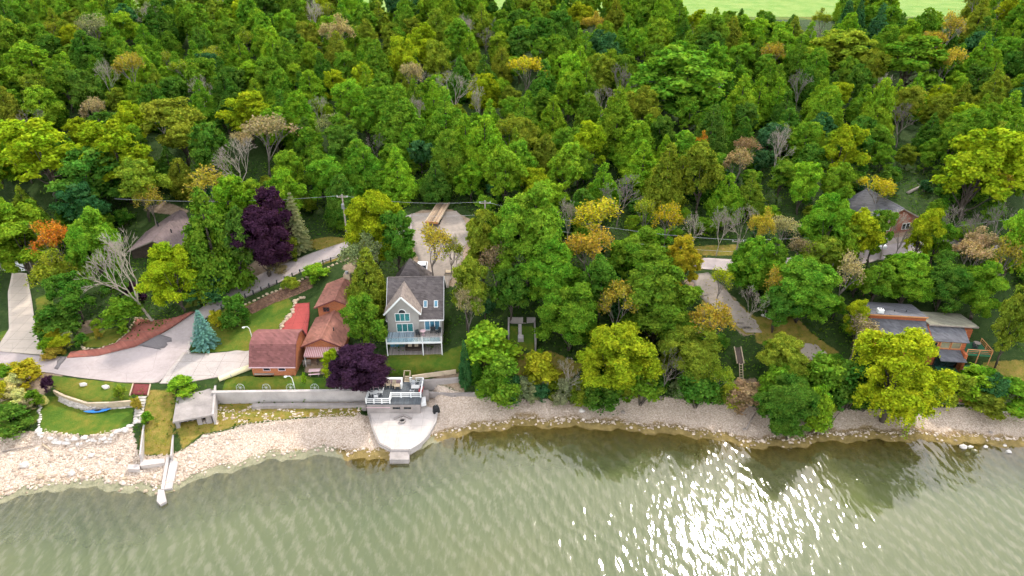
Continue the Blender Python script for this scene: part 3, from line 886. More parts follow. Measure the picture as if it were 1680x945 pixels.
# ------------------------------------------------------------------ buildings
def win(parent, mat, x0, x1, y, z0, z1, panes=1, fw=.09, fmat='white_paint', name='window', muntin=0):
    """window on a wall that faces -y: frame proud of the wall, panes set back"""
    root = bpy.data.objects.new(name, None); COL.objects.link(root); root.parent = parent
    f = MB()
    f.box(x0 - fw, x1 + fw, y - .07, y + .02, z1, z1 + fw); f.box(x0 - fw, x1 + fw, y - .09, y + .02, z0 - fw, z0)
    f.box(x0 - fw, x0, y - .07, y + .02, z0, z1); f.box(x1, x1 + fw, y - .07, y + .02, z0, z1)
    w = (x1 - x0) / panes
    for k in range(1, panes):
        f.box(x0 + w * k - fw * .4, x0 + w * k + fw * .4, y - .06, y + .02, z0, z1)
    for k in range(muntin):
        zz = z0 + (z1 - z0) * (k + 1) / (muntin + 1)
        f.box(x0, x1, y - .055, y + .02, zz - .025, zz + .025)
    f.build('frame', fmat, root)
    for k in range(panes):
        box('pane', mat, root, x0 + w * k + (fw * .4 if k else 0), x0 + w * (k + 1) - (fw * .4 if k < panes - 1 else 0), y - .02, y + .015, z0, z1)
    return root
def gable_y(parent, x0, x1, y0, y1, ze, za, mat, over=.35, th=.14, trim=None):
    """roof with its ridge running back (y): two slabs and a ridge cap"""
    xm = (x0 + x1) / 2
    s = (za - ze) / (xm - x0)
    for sx in (-1, 1):
        xe = xm + sx * ((x1 - x0) / 2 + over)
        zl = ze - over * s
        MB().slab([(xm, y0 - over, za), (xe, y0 - over, zl), (xe, y1 + over, zl), (xm, y1 + over, za)], th).build('roof_slope', mat, parent)
        if trim:
            MB().bar((xm, y0 - over - .03, za - .08), (xe, y0 - over - .03, zl - .08), .06, .22).build('barge_board', trim, parent)
    MB().bar((xm, y0 - over, za + .02), (xm, y1 + over, za + .02), .24, .06).build('ridge_cap', mat, parent)
def gable_x(parent, x0, x1, y0, y1, ze, za, mat, over=.35, th=.14, trim=None):
    ym = (y0 + y1) / 2
    s = (za - ze) / (ym - y0)
    for sy in (-1, 1):
        ye = ym + sy * ((y1 - y0) / 2 + over); zl = ze - over * s
        MB().slab([(x0 - over, ym, za), (x1 + over, ym, za), (x1 + over, ye, zl), (x0 - over, ye, zl)], th).build('roof_slope', mat, parent)
        if trim and sy < 0:
            MB().box(x0 - over, x1 + over, ye - .05, ye + .02, zl - .2, zl - .02).build('gutter', trim, parent)
    if trim:
        for xx in (x0 - over - .03, x1 + over + .03):
            MB().bar((xx, y0 - over, ze - over * s - .06), (xx, ym, za - .06), .05, .2).bar((xx, ym, za - .06), (xx, y1 + over, ze - over * s - .06), .05, .2).build('barge_board', trim, parent)
    MB().bar((x0 - over, ym, za + .02), (x1 + over, ym, za + .02), .24, .06).build('ridge_cap', mat, parent)

# --- grey house with deck
x, y = at_z(636, 583, 4.5)
H = thing('grey_house', 'tall grey-sided house with steep brown roof, white trim and lakeside deck', 'house', (x, y, 4.5), math.radians(2.0))
W = at_z(726, 583, 4.5)[0] - x
MB().sect_x([(3.3, -.5), (12.8, -.5), (12.8, 4.55), (8.05, 9.15), (3.3, 4.55)], .12, W - .12).build('main_wall', 'grey_siding', H)
MB().sect([(0, -.5), (4.9, -.5), (4.9, 6.0), (2.45, 8.62), (0, 6.0)], 2.9, 8.0).build('gable_wall', 'grey_siding', H)
gable_x(H, .1, W - .1, 3.3, 12.8, 4.75, 9.42, 'main_roof', .3, .16, 'white_paint')
for sx in (-1, 1):
    MB().slab([(2.45, 2.45, 9.0), (2.45 + sx * 2.85, 2.45, 5.92), (2.45 + sx * 2.85, 8.2, 5.92), (2.45, 8.2, 9.0)], .16).build('gable_roof_slope', 'tan_roof', H)
    MB().bar((2.45, 2.40, 8.90), (2.45 + sx * 2.87, 2.40, 5.82), .07, .26).build('barge_board', 'white_paint', H)
    MB().box(2.45 + sx * 2.82 - .05, 2.45 + sx * 2.82 + .05, 2.45, 5.5, 5.68, 5.84).build('gutter', 'white_paint', H)
MB().add([(-.1, 10.6, 5.6), (6.3, 10.6, 5.6), (6.3, 16.4, 5.6), (-.1, 16.4, 5.6), (2.9, 13.3, 10.2)], [(0, 1, 4), (1, 2, 4), (2, 3, 4), (3, 0, 4), (0, 3, 2, 1)]).build('rear_hip_roof', 'main_roof', H)
box('rear_wall', 'grey_siding', H, .3, 6.0, 12.85, 16.0, 0, 5.58)
w1 = win(H, 'teal_glass', 1.3, 3.45, 2.9, 4.45, 5.75, 3)
arc = MB()
n = 12
for k in range(n):
    a0, a1 = math.pi * k / n, math.pi * (k + 1) / n
    arc.add([(2.375 + .55 * math.cos(a), yy, 5.86 + .62 * math.sin(a)) for yy in (2.86,) for a in (a0, a1)] + [(2.375, 2.86, 5.86)], [(0, 1, 2)])
arc.build('arch_pane', 'dark_glass', w1)
arc = MB()
for k in range(n):
    a0, a1 = math.pi * k / n, math.pi * (k + 1) / n
    arc.bar((2.375 + .6 * math.cos(a0), 2.85, 5.86 + .67 * math.sin(a0)), (2.375 + .6 * math.cos(a1), 2.85, 5.86 + .67 * math.sin(a1)), .08, .09)
arc.build('arch_frame', 'white_paint', w1)
win(H, 'teal_glass', 1.4, 3.85, 2.9, 2.5, 3.9, 3)
dr = win(H, 'blue_glass', 5.75, 8.0, 3.3, 2.5, 4.15, 3, .11, 'white_paint', 'patio_door')
box('fascia', 'white_paint', H, 4.9, W + .2, 2.9, 2.99, 4.28, 4.5)
s = (9.42 - 4.75) / 4.75
for xa in (5.55, 7.2):
    p = lambda t, xx, lift=.03: (xx, 3.0 + 5.05 * t, 4.45 + 5.05 * t * s + lift)
    sk = MB().slab([p(.28, xa, .06), p(.28, xa + .62, .06), p(.44, xa + .62, .06), p(.44, xa, .06)], .1).build('skylight', 'white_paint', H)
    MB().slab([p(.292, xa + .07, .075), p(.292, xa + .55, .075), p(.43, xa + .55, .075), p(.43, xa + .07, .075)], .03).build('pane', 'blue_glass', sk)
box('deck_floor', 'deck_blue', H, 0, 4.1, 0, 2.88, 2.24, 2.40)
box('deck_floor', 'deck_grey', H, 4.1, W, 0, 3.28, 2.24, 2.40)
box('deck_beam', 'white_paint', H, -.02, W + .02, -.06, -.005, 2.08, 2.42)
for xx in (.06, 5.55, W - .06):
    box('deck_post', 'white_paint', H, xx - .07, xx + .07, -.2, -.065, -.3, 3.35)
for xx in (.06, W - .06):
    box('side_rail', 'grey_metal', H, xx - .03, xx + .03, -.05, 2.85, 3.28, 3.34)
box('front_rail', 'grey_metal', H, .14, W - .14, -.15, -.1, 3.27, 3.33)
t = NT('railing_glass')
M['rail_glass'] = t.done(t.node('ShaderNodeMixShader', {0: .22, 1: t.node('ShaderNodeBsdfTransparent', {0: (.86, .94, .95)}).outputs[0], 2: t.bsdf((.45, .6, .65), .1, None, .6)}).outputs[0])
for k in range(5):
    xa = .2 + k * (W - .4) / 5
    box('glass_panel', 'rail_glass', H, xa, xa + (W - .4) / 5 - .08, -.135, -.115, 2.48, 3.22)
for k, xa in enumerate((.2, .95, 1.7)):
    box('porch_screen', 'blue_glass', H, xa, xa + .68, 2.2, 2.24, .1, 2.1)
win(H, 'dark_glass', 3.1, 4.5, 2.9, .4, 1.9, 2)
win(H, 'dark_glass', 6.0, 8.2, 3.3, .3, 1.9, 2)
box('porch_floor', 'deck_grey', H, .1, W - .1, .05, 2.85, -.3, .06)

def chair(name, label, mat, loc, rz, group=None, wide=.55, scale=1.0):
    c = thing(name, label, 'chair', loc, rz, group)
    c.scale = (scale,) * 3
    box('seat', mat, c, -wide / 2, wide / 2, -.27, .25, .38, .45)
    MB().slab([(-wide / 2, .24, .44), (wide / 2, .24, .44), (wide / 2, .42, .98), (-wide / 2, .42, .98)], .06).build('backrest', mat, c)
    for sx in (-1, 1):
        for sy in (-.24, .22):
            MB().bar((sx * (wide / 2 - .04), sy, 0), (sx * (wide / 2 - .04), sy, .38), .05).build('leg', mat, c)
        MB().bar((sx * (wide / 2 + .01), -.27, .62), (sx * (wide / 2 + .01), .30, .62), .06, .04).build('armrest', mat, c)
        MB().bar((sx * (wide / 2 + .01), -.24, .38), (sx * (wide / 2 + .01), -.24, .60), .045).build('arm_post', mat, c)
    return c
def table(name, label, mat, loc, rx, ry=None, h=.73, round_=True, rz=0):
    t = thing(name, label, 'table', loc, rz)
    if round_:
        MB().cyl(0, 0, h - .05, h, rx, rx, 18).build('table_top', mat, t)
        MB().cyl(0, 0, .03, h - .05, .05, .05, 8).build('pedestal', mat, t)
        MB().cyl(0, 0, 0, .03, .3, .28, 12).build('base', mat, t)
    else:
        box('table_top', mat, t, -rx, rx, -ry, ry, h - .05, h)
        for sx in (-1, 1):
            for sy in (-1, 1):
                box('leg', mat, t, sx * (rx - .1) - .04, sx * (rx - .1) + .04, sy * (ry - .1) - .04, sy * (ry - .1) + .04, 0, h - .05)
    return t
hm = Matrix.Translation((x, y, 4.5)) @ Matrix.Rotation(math.radians(2), 4, 'Z')
hp = lambda a, b, c: tuple(hm @ Vector((a, b, c)))
chair('patio_chair', 'dark patio chair on the grey house deck, beside the round table', 'dark_metal', hp(4.7, 1.6, 2.41), .4)
table('patio_table', 'small round pale table on the grey house deck', 'pink_cloth', hp(5.5, 2.0, 2.41), .45)
chair('patio_chair', 'black patio chair on the grey house deck by the corner post', 'dark_metal', hp(7.9, 2.2, 2.41), -.5)
bq = thing('barbecue_grill', 'dark barbecue grill on the grey house deck by the doors', 'grill', hp(7.0, 2.5, 2.41), .1)
box('firebox', 'dark_metal', bq, -.4, .4, -.25, .25, .5, .8)
MB().sect_x([(-.25, .8), (.25, .8), (.2, 1.02), (0, 1.1), (-.2, 1.02)], -.4, .4).build('lid', 'black', bq)
for sx in (-.34, .34):
    box('leg', 'dark_metal', bq, sx - .03, sx + .03, -.2, .2, 0, .5)
sf = thing('porch_sofa', 'dark sofa with two pale cushions under the grey house deck', 'sofa', hp(3.9, 1.3, .07), 0)
box('seat', 'dark_wood', sf, -1.15, 1.15, -.4, .4, .1, .45); box('backrest', 'dark_wood', sf, -1.15, 1.15, .36, .5, .1, 1.0)
for sx in (-1.2, 1.07):
    box('armrest', 'dark_wood', sf, sx, sx + .13, -.4, .4, .1, .7)
for sx in (-.55, .45):
    MB().slab([(sx - .28, .1, .5), (sx + .28, .1, .5), (sx + .28, .33, .95), (sx - .28, .33, .95)], .12).build('cushion', 'wicker', sf)

# --- wooden stair beside the grey house
x, y = at_z(735, 478, 8.2)
S = thing('wooden_staircase', 'raw timber staircase climbing beside the grey house to the gravel parking', 'staircase', (x, y, 8.2), math.radians(-2))
for k in range(9):
    box('tread', 'raw_wood', S, -.6, .6, k * .27, k * .27 + .2, .18 + k * .28, .25 + k * .28)
for sx in (-.66, .6):
    MB().bar((sx + .03, -.1, .05), (sx + .03, 2.5, 2.7), .07, .25).build('stringer', 'grey_wood', S)
for k in (0, 4, 8):
    box('post', 'raw_wood', S, .62, .7, k * .27, k * .27 + .08, k * .28 - .6, k * .28 + 1.15)
MB().bar((.66, 0, 1.15), (.66, 2.3, 3.45), .07, .1).build('handrail', 'raw_wood', S)
box('landing', 'raw_wood', S, -.6, .6, 2.43, 3.4, 2.42, 2.5)
for sx in (-.55, .47):
    box('landing_post', 'grey_wood', S, sx, sx + .08, 3.2, 3.28, -.2, 2.42)

# --- garage with a barn roof
x, y = at_z(415.5, 616, 3.8)
W = at_z(485, 616, 3.8)[0] - x
Gg = thing('garage', 'orange brick garage with a dark red gambrel roof and two small windows', 'garage', (x, y, 3.8), 0)
prof = [(0, -.4), (7.2, -.4), (7.2, 1.9), (5.6, 4.45), (3.6, 5.1), (1.6, 4.45), (0, 1.9)]
MB().sect_x(prof, 0, W).build('wall', 'orange_brick', Gg)
for (a, b) in (((-.3, 1.72), (1.55, 4.62)), ((1.5, 4.6), (3.62, 5.3)), ((3.58, 5.3), (5.7, 4.6)), ((5.65, 4.62), (7.5, 1.72))):
    MB().slab([(-.28, a[0], a[1]), (W + .28, a[0], a[1]), (W + .28, b[0], b[1]), (-.28, b[0], b[1])], .12).build('roof_slope', 'maroon_roof', Gg)
box('gutter', 'pink_cloth', Gg, -.3, W + .3, -.38, -.26, 1.6, 1.74)
for k, (a, b) in enumerate((((-.3, 1.66), (1.55, 4.54)), ((1.5, 4.52), (3.6, 5.22)))):
    MB().bar((W + .3, a[0], a[1]), (W + .3, b[0], b[1]), .05, .18).build('barge_board', 'maroon_wood', Gg)
for xa in (1.75, 4.0):
    win(Gg, 'dark_glass', xa, xa + .95, 0, .95, 1.35, 1, .08, 'pink_cloth')
box('timber_ledge', 'grey_wood', Gg, .3, 3.2, -.35, -.02, .35, .45)
box('timber_ledge', 'grey_wood', Gg, .3, 3.2, -.4, -.02, -.1, .0)
win(Gg, 'dark_glass', 1.0, 2.0, 0, .0, .0001) if False else None

# --- orange brick house in two steps
x, y = at_z(503, 588, 4.2)
W = at_z(563, 588, 4.2)[0] - x
B = thing('brick_house', 'two-level orange brick house with red shingle gables and striped awning', 'house', (x, y, 4.2), math.radians(-1))
MB().sect([(0, -.6), (W, -.6), (W, 2.55), (W / 2, 3.8), (0, 2.55)], 0, 8.0).build('lower_wall', 'orange_brick', B)
gable_y(B, 0, W, 0, 7.6, 2.62, 3.95, 'red_roof', .45, .14, 'maroon_wood')
MB().sect([(.2, 0), (W + .6, 0), (W + .6, 4.75), (W / 2 + .4, 6.05), (.2, 4.75)], 8.0, 15.2).build('upper_wall', 'orange_brick', B)
Bu = bpy.data.objects.new('upper_roof', None); COL.objects.link(Bu); Bu.parent = B
gable_y(Bu, .2, W + .6, 8.0, 15.2, 4.82, 6.15, 'red_roof', .5, .14, 'maroon_wood')
win(B, 'dark_glass', 1.1, 2.0, 8.0, 3.75, 4.45, 2, .08, 'maroon_wood')
win(B, 'dark_glass', 4.6, 5.5, 8.0, 3.75, 4.45, 2, .08, 'maroon_wood')
MB().slab([(.3, -.02, 2.2), (W - .3, -.02, 2.2), (W - .25, -1.7, 1.62), (.25, -1.7, 1.62)], .05).build('awning', 'awning', B)
box('awning_valance', 'awning', B, .25, W - .25, -1.72, -1.69, 1.40, 1.60)
for xx in (.35, W - .35):
    MB().bar((xx, -1.62, -.4), (xx, -1.62, 1.55), .06).build('awning_pole', 'white_paint', B)
box('door', 'dark_wood', B, 2.2, 3.2, -.06, -.012, .05, 2.0)
win(B, 'dark_glass', 3.8, 5.2, 0, .7, 1.7, 2, .08, 'maroon_wood')
ch = box('chimney', 'tan_stone', B, W / 2 + .2, W / 2 + 1.3, 14.7, 15.6, 4.5, 6.9)
MB().cyl(W / 2 + .75, 15.15, 6.9, 7.3, .28, .28, 12).build('chimney_cap', 'grey_metal', ch)
for (xx, yy, zz) in ((W / 2 + 1.2, 2.6, 3.45), (W / 2 + 1.5, 11.5, 5.55)):
    MB().cyl(xx, yy, zz, zz + .6, .09, .09, 8).build('vent_pipe', 'dark_metal', B)
structure(strip('red_patio', 'red_patio', [(484, 500), (478, 520), (466, 532), (459, 553)], [(508, 498), (508, 520), (506, 535), (503, 555)], 24, 8, .22))

# --- mauve roofed house in the trees
xa, ya = at_z(250, 395, 11.0); xb, yb = at_z(294, 346, 11.0)
ang = math.atan2(-(xb - xa), yb - ya)
L = math.hypot(xb - xa, yb - ya)
zb = gz((xa + xb) / 2, (ya + yb) / 2)
Hm = thing('mauve_roofed_house', 'house with a mauve-brown shingle roof mostly hidden by trees', 'house', (xa, ya, zb), ang)
ht = 11.0 - zb
MB().sect([(-4.6, -2), (4.6, -2), (4.6, ht - 1.9), (0, ht - .1), (-4.6, ht - 1.9)], .4, L).build('wall', 'dark_wood', Hm)
gable_y(Hm, -4.6, 4.6, .4, L, ht - 1.85, ht, 'mauve_roof', .5, .14, 'grey_wood')
for (xx, yy) in ((1.6, 5.0), (-2.4, 9.0)):
    MB().cyl(xx, yy, ht - 1.0, ht + .1, .12, .12, 8).build('vent_pipe', 'dark_metal', Hm)

# --- dark garage roof at the top of the concrete driveway
x, y, z = on_ground(22, 447)
Sg = thing('driveway_garage', 'low dark-roofed garage at the top of the concrete driveway', 'garage', (x, y + .5, z), .1)
MB().sect([(-3.2, -1), (3.2, -1), (3.2, 2.1), (0, 3.3), (-3.2, 2.1)], 0, 6).build('wall', 'grey_wood', Sg)
gable_y(Sg, -3.2, 3.2, 0, 6, 2.15, 3.4, 'brown_roof', .35)
box('garage_door', 'white_paint', Sg, -1.8, 1.8, -.05, -.01, 0, 2.0)

# --- orange wooden house at the far end
x, y = at_z(1425, 598, 3.4)
O = thing('orange_wooden_house', 'stepped orange wooden house with grey and olive roofs and two balconies', 'house', (x, y, 3.4), math.radians(-6.5))
O.scale = (.83, .92, .96)
MB().sect_x([(2.0, -1), (10, -1), (10, 6.0), (4.4, 7.0), (4.4, 6.1), (2.0, 5.1)], 0, 10).build('tall_wall', 'orange_wood', O)
MB().slab([(-.3, 1.45, 5.0), (10.15, 1.45, 5.0), (10.15, 4.42, 6.25), (-.3, 4.42, 6.25)], .16).build('front_roof', 'grey_roof', O)
MB().slab([(-.3, 4.0, 7.22), (10.0, 4.0, 7.22), (10.0, 10.3, 6.1), (-.3, 10.3, 6.1)], .18).build('upper_roof', 'grey_roof', O)
box('clerestory_fascia', 'orange_trim', O, -.3, 10.0, 3.93, 3.99, 6.98, 7.2)
cb = box('chimney', 'white_paint', O, 1.3, 2.3, 4.45, 5.3, 6.6, 7.75)
for xx in (1.6, 2.0):
    MB().cyl(xx, 4.87, 7.75, 7.9, .13, .13, 8).build('flue', 'dark_metal', cb)
for xx in (2.9, 4.9, 7.0):
    MB().cyl(xx, 6.0, 6.6, 7.2, .09, .09, 8).build('vent_pipe', 'dark_metal', O)
MB().sect_x([(1.0, -1), (9, -1), (9, 5.2), (3.4, 6.1), (3.4, 5.95), (1.0, 4.9)], 10.02, 16.2).build('middle_wall', 'orange_wood', O)
MB().slab([(10.18, .55, 4.85), (16.4, .55, 4.85), (16.4, 3.4, 5.98), (10.18, 3.4, 5.98)], .15).build('middle_roof', 'grey_roof', O)
MB().slab([(10.05, 3.1, 6.42), (18.7, 3.1, 6.42), (18.7, 9.2, 5.4), (10.05, 9.2, 5.4)], .18).build('olive_roof', 'olive_roof', O)
box('roof_fascia', 'grey_wood', O, 10.05, 18.7, 3.02, 3.09, 6.18, 6.40)
for xa in (11.9, 13.8):
    win(O, 'tan_glass', xa, xa + 1.5, 1.0, 3.45, 4.45, 1, .12, 'orange_trim')
win(O, 'dark_glass', 10.4, 11.3, 1.0, 3.4, 4.4, 1, .1, 'orange_trim')
MB().slab([(11.4, 1.0, 3.15), (15.9, 1.0, 3.15), (15.9, -1.3, 2.35), (11.4, -1.3, 2.35)], .14).build('porch_roof', 'grey_roof', O)
box('porch_wall', 'dark_glass', O, 11.6, 15.7, .6, .95, 0, 2.3)
box('corner_pier', 'orange_wood', O, 15.6, 16.1, -.6, .98, -.5, 3.3)
box('balcony_wall', 'orange_wood', O, 16.22, 18.6, 4.2, 8.8, -.5, 5.2)
win(O, 'blue_glass', 16.6, 17.5, 4.2, 3.0, 4.9, 1, .1, 'orange_trim')
box('balcony_floor', 'green_floor', O, 16.22, 20.6, .2, 4.18, 2.75, 2.92)
for (a, b) in (((16.25, .25), (20.55, .25)), ((20.55, .25), (20.55, 4.1))):
    r_ = MB().bar((*a, 3.85), (*b, 3.85), .12, .09).build('handrail', 'orange_trim', O)
    MB().bar((*a, 3.2), (*b, 3.2), .05, .05).bar((*a, 3.5), (*b, 3.5), .05, .05).build('balcony_rail', 'orange_wood', r_)
for (a, b) in ((16.3, .25), (18.4, .25), (20.55, .25), (20.55, 2.2), (20.55, 4.0)):
    box('balcony_post', 'orange_trim', O, a - .06, a + .06, b - .06, b + .06, -.5 if b < 1 else 2.9, 3.8)
win(O, 'blue_glass', 16.6, 18.1, 4.2, .3, 2.2, 2, .1, 'orange_trim')
win(O, 'white_paint', 18.42, 18.5, 4.2, 1.0, 1.9, 1, .05, 'pink_cloth')
box('terrace_floor', 'green_floor', O, 12.0, 20.3, -1.9, 4.18, -.25, .04)
box('terrace_edge', 'orange_trim', O, 12.0, 20.3, -2.02, -1.91, -.3, .16)
om = Matrix.Translation((x, y, 3.4)) @ Matrix.Rotation(math.radians(-6.5), 4, 'Z') @ Matrix.Diagonal((.83, .92, .96, 1))
op = lambda a, b, c: tuple(om @ Vector((a, b, c)))
def lounger(label, loc, rz):
    c = thing('sun_lounger', label, 'lounger', loc, rz)
    box('seat', 'pink_cloth', c, -.35, .35, -.9, .4, .28, .36)
    MB().slab([(-.35, .4, .34), (.35, .4, .34), (.35, 1.0, .85), (-.35, 1.0, .85)], .07).build('backrest', 'pink_cloth', c)
    for sx in (-.3, .3):
        for sy in (-.8, .35):
            MB().bar((sx, sy, 0), (sx, sy, .28), .05).build('leg', 'grey_wood', c)
lounger('pinkish deck lounger beside the brick pier on the lower terrace', op(16.7, -.4, .05), .5)
lounger('pinkish deck lounger facing the other one on the lower terrace', op(18.2, -.3, .05), -.7)
chair('deck_chair', 'dark chair on the upper balcony of the orange house', 'dark_metal', op(18.6, 2.0, 2.93), .6)
table('balcony_table', 'grey table on the upper balcony of the orange house', 'grey_wood', op(19.2, 2.8, 2.93), .5)

# --- maroon garden stair behind it
x, y, z = on_ground(1428, 498)
S = thing('garden_stair', 'steep maroon wooden stair behind the orange wooden house', 'staircase', (x, y + 1.5, z), 0)
for k in range(10):
    box('tread', 'maroon_wood', S, -.6, .6, k * .33, k * .33 + .28, .25 + k * .26, .31 + k * .26)
for sx in (-.7, .62):
    MB().bar((sx, 0, .2), (sx, 3.3, 2.85), .08, .25).build('stringer', 'maroon_wood', S)
    MB().bar((sx, 0, 1.15), (sx, 3.3, 3.8), .07, .1).build('handrail', 'maroon_wood', S)
    for k in (0, 5, 10):
        box('post', 'maroon_wood', S, sx - .04, sx + .04, k * .33 - .04, k * .33 + .04, k * .26 - .4, k * .26 + 1.2)

# --- red brick house up the slope
x, y, z = on_ground(1432, 388)
R_ = thing('red_brick_house', 'red brick gabled house with grey roof behind a pale bare tree', 'house', (x, y, z), math.radians(11))
MB().sect([(0, -1), (8.6, -1), (8.6, 3.0), (4.5, 5.2), (0, 3.0)], 0, 9.5).build('wall', 'red_brick', R_)
gable_y(R_, 0, 8.8, 0, 9.5, 3.05, 5.3, 'grey_roof', .5, .15, 'grey_wood')
win(R_, 'dark_glass', 1.6, 3.0, 0, 1.0, 2.1, 2, .1, 'white_paint'); win(R_, 'dark_glass', 5.6, 7.0, 0, 1.0, 2.1, 2, .1, 'white_paint')

# --- cars
def car(label, mat, loc, rz):
    c = thing('parked_car', label, 'car', loc, rz)
    MB().sect_x([(-2.2, .35), (2.2, .35), (2.25, .8), (2.1, .95), (1.2, 1.02), (-1.3, 1.02), (-2.15, .92), (-2.25, .7)], -.88, .88).build('body', mat, c)
    cab = MB().add([(-.8, -1.2, 1.02), (.8, -1.2, 1.02), (.8, 1.5, 1.02), (-.8, 1.5, 1.02), (-.66, -.55, 1.55), (.66, -.55, 1.55), (.66, .9, 1.55), (-.66, .9, 1.55)],
             [(0, 1, 5, 4), (1, 2, 6, 5), (2, 3, 7, 6), (3, 0, 4, 7)]).build('window_glass', 'dark_glass', c)
    box('roof', mat, c, -.68, .68, -.57, .92, 1.545, 1.6)
    for sx in (-.8, .62):
        for sy in (-1.4, 1.35):
            w = MB().tube([(sx, sy, .33), (sx + .18, sy, .33)], [.33, .33], 14).build('wheel', 'black', c)
            MB().tube([(sx + (-.02 if sx < 0 else .16), sy, .33), (sx + (.02 if sx < 0 else .2), sy, .33)], [.2, .2], 10).build('rim', 'grey_metal', w)
    for sx in (-.7, .4):
        box('headlight', 'white_paint', c, sx, sx + .3, -2.27, -2.2, .62, .78)
        box('tail_light', 'red_cloth', c, sx, sx + .3, 2.2, 2.28, .65, .8)
M['car_white'] = plain('car_white', (.80, .80, .82), .03, 1, .25, 0, .6)
car('white car parked behind the ridge of the grey house', 'car_white', at(693, 447, .1), .05)
car('white car parked beside the red brick house', 'car_white', at(1434, 404, .1), .12)

# --- boat deck building on the shore
x, y = at_z(603, 678, 1.0)
W = at_z(690, 678, 1.0)[0] - x
D = thing('boathouse_deck', 'grey boathouse with a dark roof deck and white railings above the patio', 'boathouse', (x, y, .75), 0)
MB().prism([(0, 0), (W, 0), (W, 5.0), (0, 5.0)], -1, 1.9).build('wall', 'old_concrete', D)
box('roof_deck', 'deck_dark', D, -.1, W + .1, -.1, 5.1, 1.9, 2.05)
for xa in (3.75, 5.35):
    win(D, 'dark_glass', xa, xa + 1.05, 0, 1.05, 1.4, 1, .06, 'grey_wood')
box('wall_band', 'pink_cloth', D, -.05, 3.4, -.14, -.105, 1.35, 1.46)
def railing(parent, a, b, z, n, h=.85):
    a, b = Vector(a), Vector(b)
    root = MB().bar((*a, z + h), (*b, z + h), .13, .1).build('top_rail', 'white_paint', parent)
    MB().bar((*a, z + .2), (*b, z + .2), .07, .08).build('bottom_rail', 'white_paint', root)
    MB().bar((*a, z + .5), (*b, z + .5), .06, .08).build('middle_rail', 'white_paint', root)
    for k in range(n + 1):
        p = a.lerp(b, k / n)
        box('post', 'white_paint', root, p.x - .07, p.x + .07, p.y - .07, p.y + .07, z, z + h + .08)
railing(D, (0, 0), (3.4, 0), 2.05, 3); railing(D, (3.4, 1.35), (W, 1.35), 2.05, 3); railing(D, (3.4, .15), (3.4, 1.2), 2.05, 1)
railing(D, (0, .15), (0, 4.9), 2.05, 3); railing(D, (W, 1.5), (W, 4.9), 2.05, 2); railing(D, (5.7, 5.0), (W - .15, 5.0), 2.05, 2)
box('bench_wall', 'pink_cloth', D, .35, 4.5, 4.65, 5.0, 2.05, 2.85)
box('bench_cap', 'white_paint', D, .3, 4.6, 4.6, 5.05, 2.85, 2.97)
box('bench_return', 'white_paint', D, 4.5, 4.65, 3.4, 4.6, 2.05, 2.95)
gt = bpy.data.objects.new('entry_steps', None); COL.objects.link(gt); gt.parent = D
for k in range(3):
    box('tread', 'raw_wood', gt, 4.75, 5.6, 5.12 + k * .35, 5.45 + k * .35, 2.0 + k * .16, 2.1 + k * .16)
for xx in (4.7, 5.6):
    box('gate_post', 'raw_wood', gt, xx, xx + .08, 5.12, 5.2, 1.7, 3.1); box('gate_post', 'raw_wood', gt, xx, xx + .08, 6.0, 6.08, 1.7, 3.4)
    MB().bar((xx + .04, 5.16, 3.1), (xx + .04, 6.04, 3.4), .08, .08).build('handrail', 'raw_wood', gt)
MB().bar((4.7, 6.04, 3.45), (5.68, 6.04, 3.45), .08, .08).build('gate_rail', 'raw_wood', gt)
dp = lambda a, b: (x + a, y + b, 2.81)
chair('deck_chair', 'white plastic chair left of the round white table on the boathouse deck', 'chair_white', dp(.55, 1.9), 1.9)
chair('deck_chair', 'white plastic chair right of the round white table on the boathouse deck', 'chair_white', dp(1.75, 2.2), -1.5)
chair('deck_chair', 'white plastic chair in front of the round white table on the boathouse deck', 'chair_white', dp(1.25, 1.1), 3.3)
table('deck_table', 'round white table among white chairs on the boathouse deck', 'chair_white', dp(1.15, 1.75), .42)
lg = chair('deck_chair', 'pinkish reclining chair in the back corner of the boathouse deck', 'pink_cloth', dp(.8, 3.4), .3, None, .7, 1.15)
for k, nm in enumerate(('first', 'second', 'third')):
    chair('wicker_chair', f'{nm} wicker chair from the pinkish recliner along the boathouse bench wall', 'wicker', dp(1.75 + k * .85, 3.9), 0, 'wicker chairs in a row')
table('cushioned_ottoman', 'low tan cushioned table at the end of the wicker chairs', 'wicker', dp(4.0, 3.7), .5, .38, .48, False)
table('dining_table', 'grey square dining table on the boathouse deck', 'grey_metal', dp(6.75, 3.0), .6, .42, .73, False)
for nm, a, b, rz, m in (('behind', 6.3, 3.85, 0, 'grey_metal'), ('in front of', 6.35, 2.2, 3.14, 'grey_metal'), ('beside', 7.5, 3.9, -.2, 'grey_metal')):
    chair('dining_chair', f'grey metal chair {nm} the square dining table', m, dp(a, b), rz)
chair('dining_chair', 'chair with a red seat at the square dining table', 'red_cloth', dp(7.55, 2.5), -1.6)

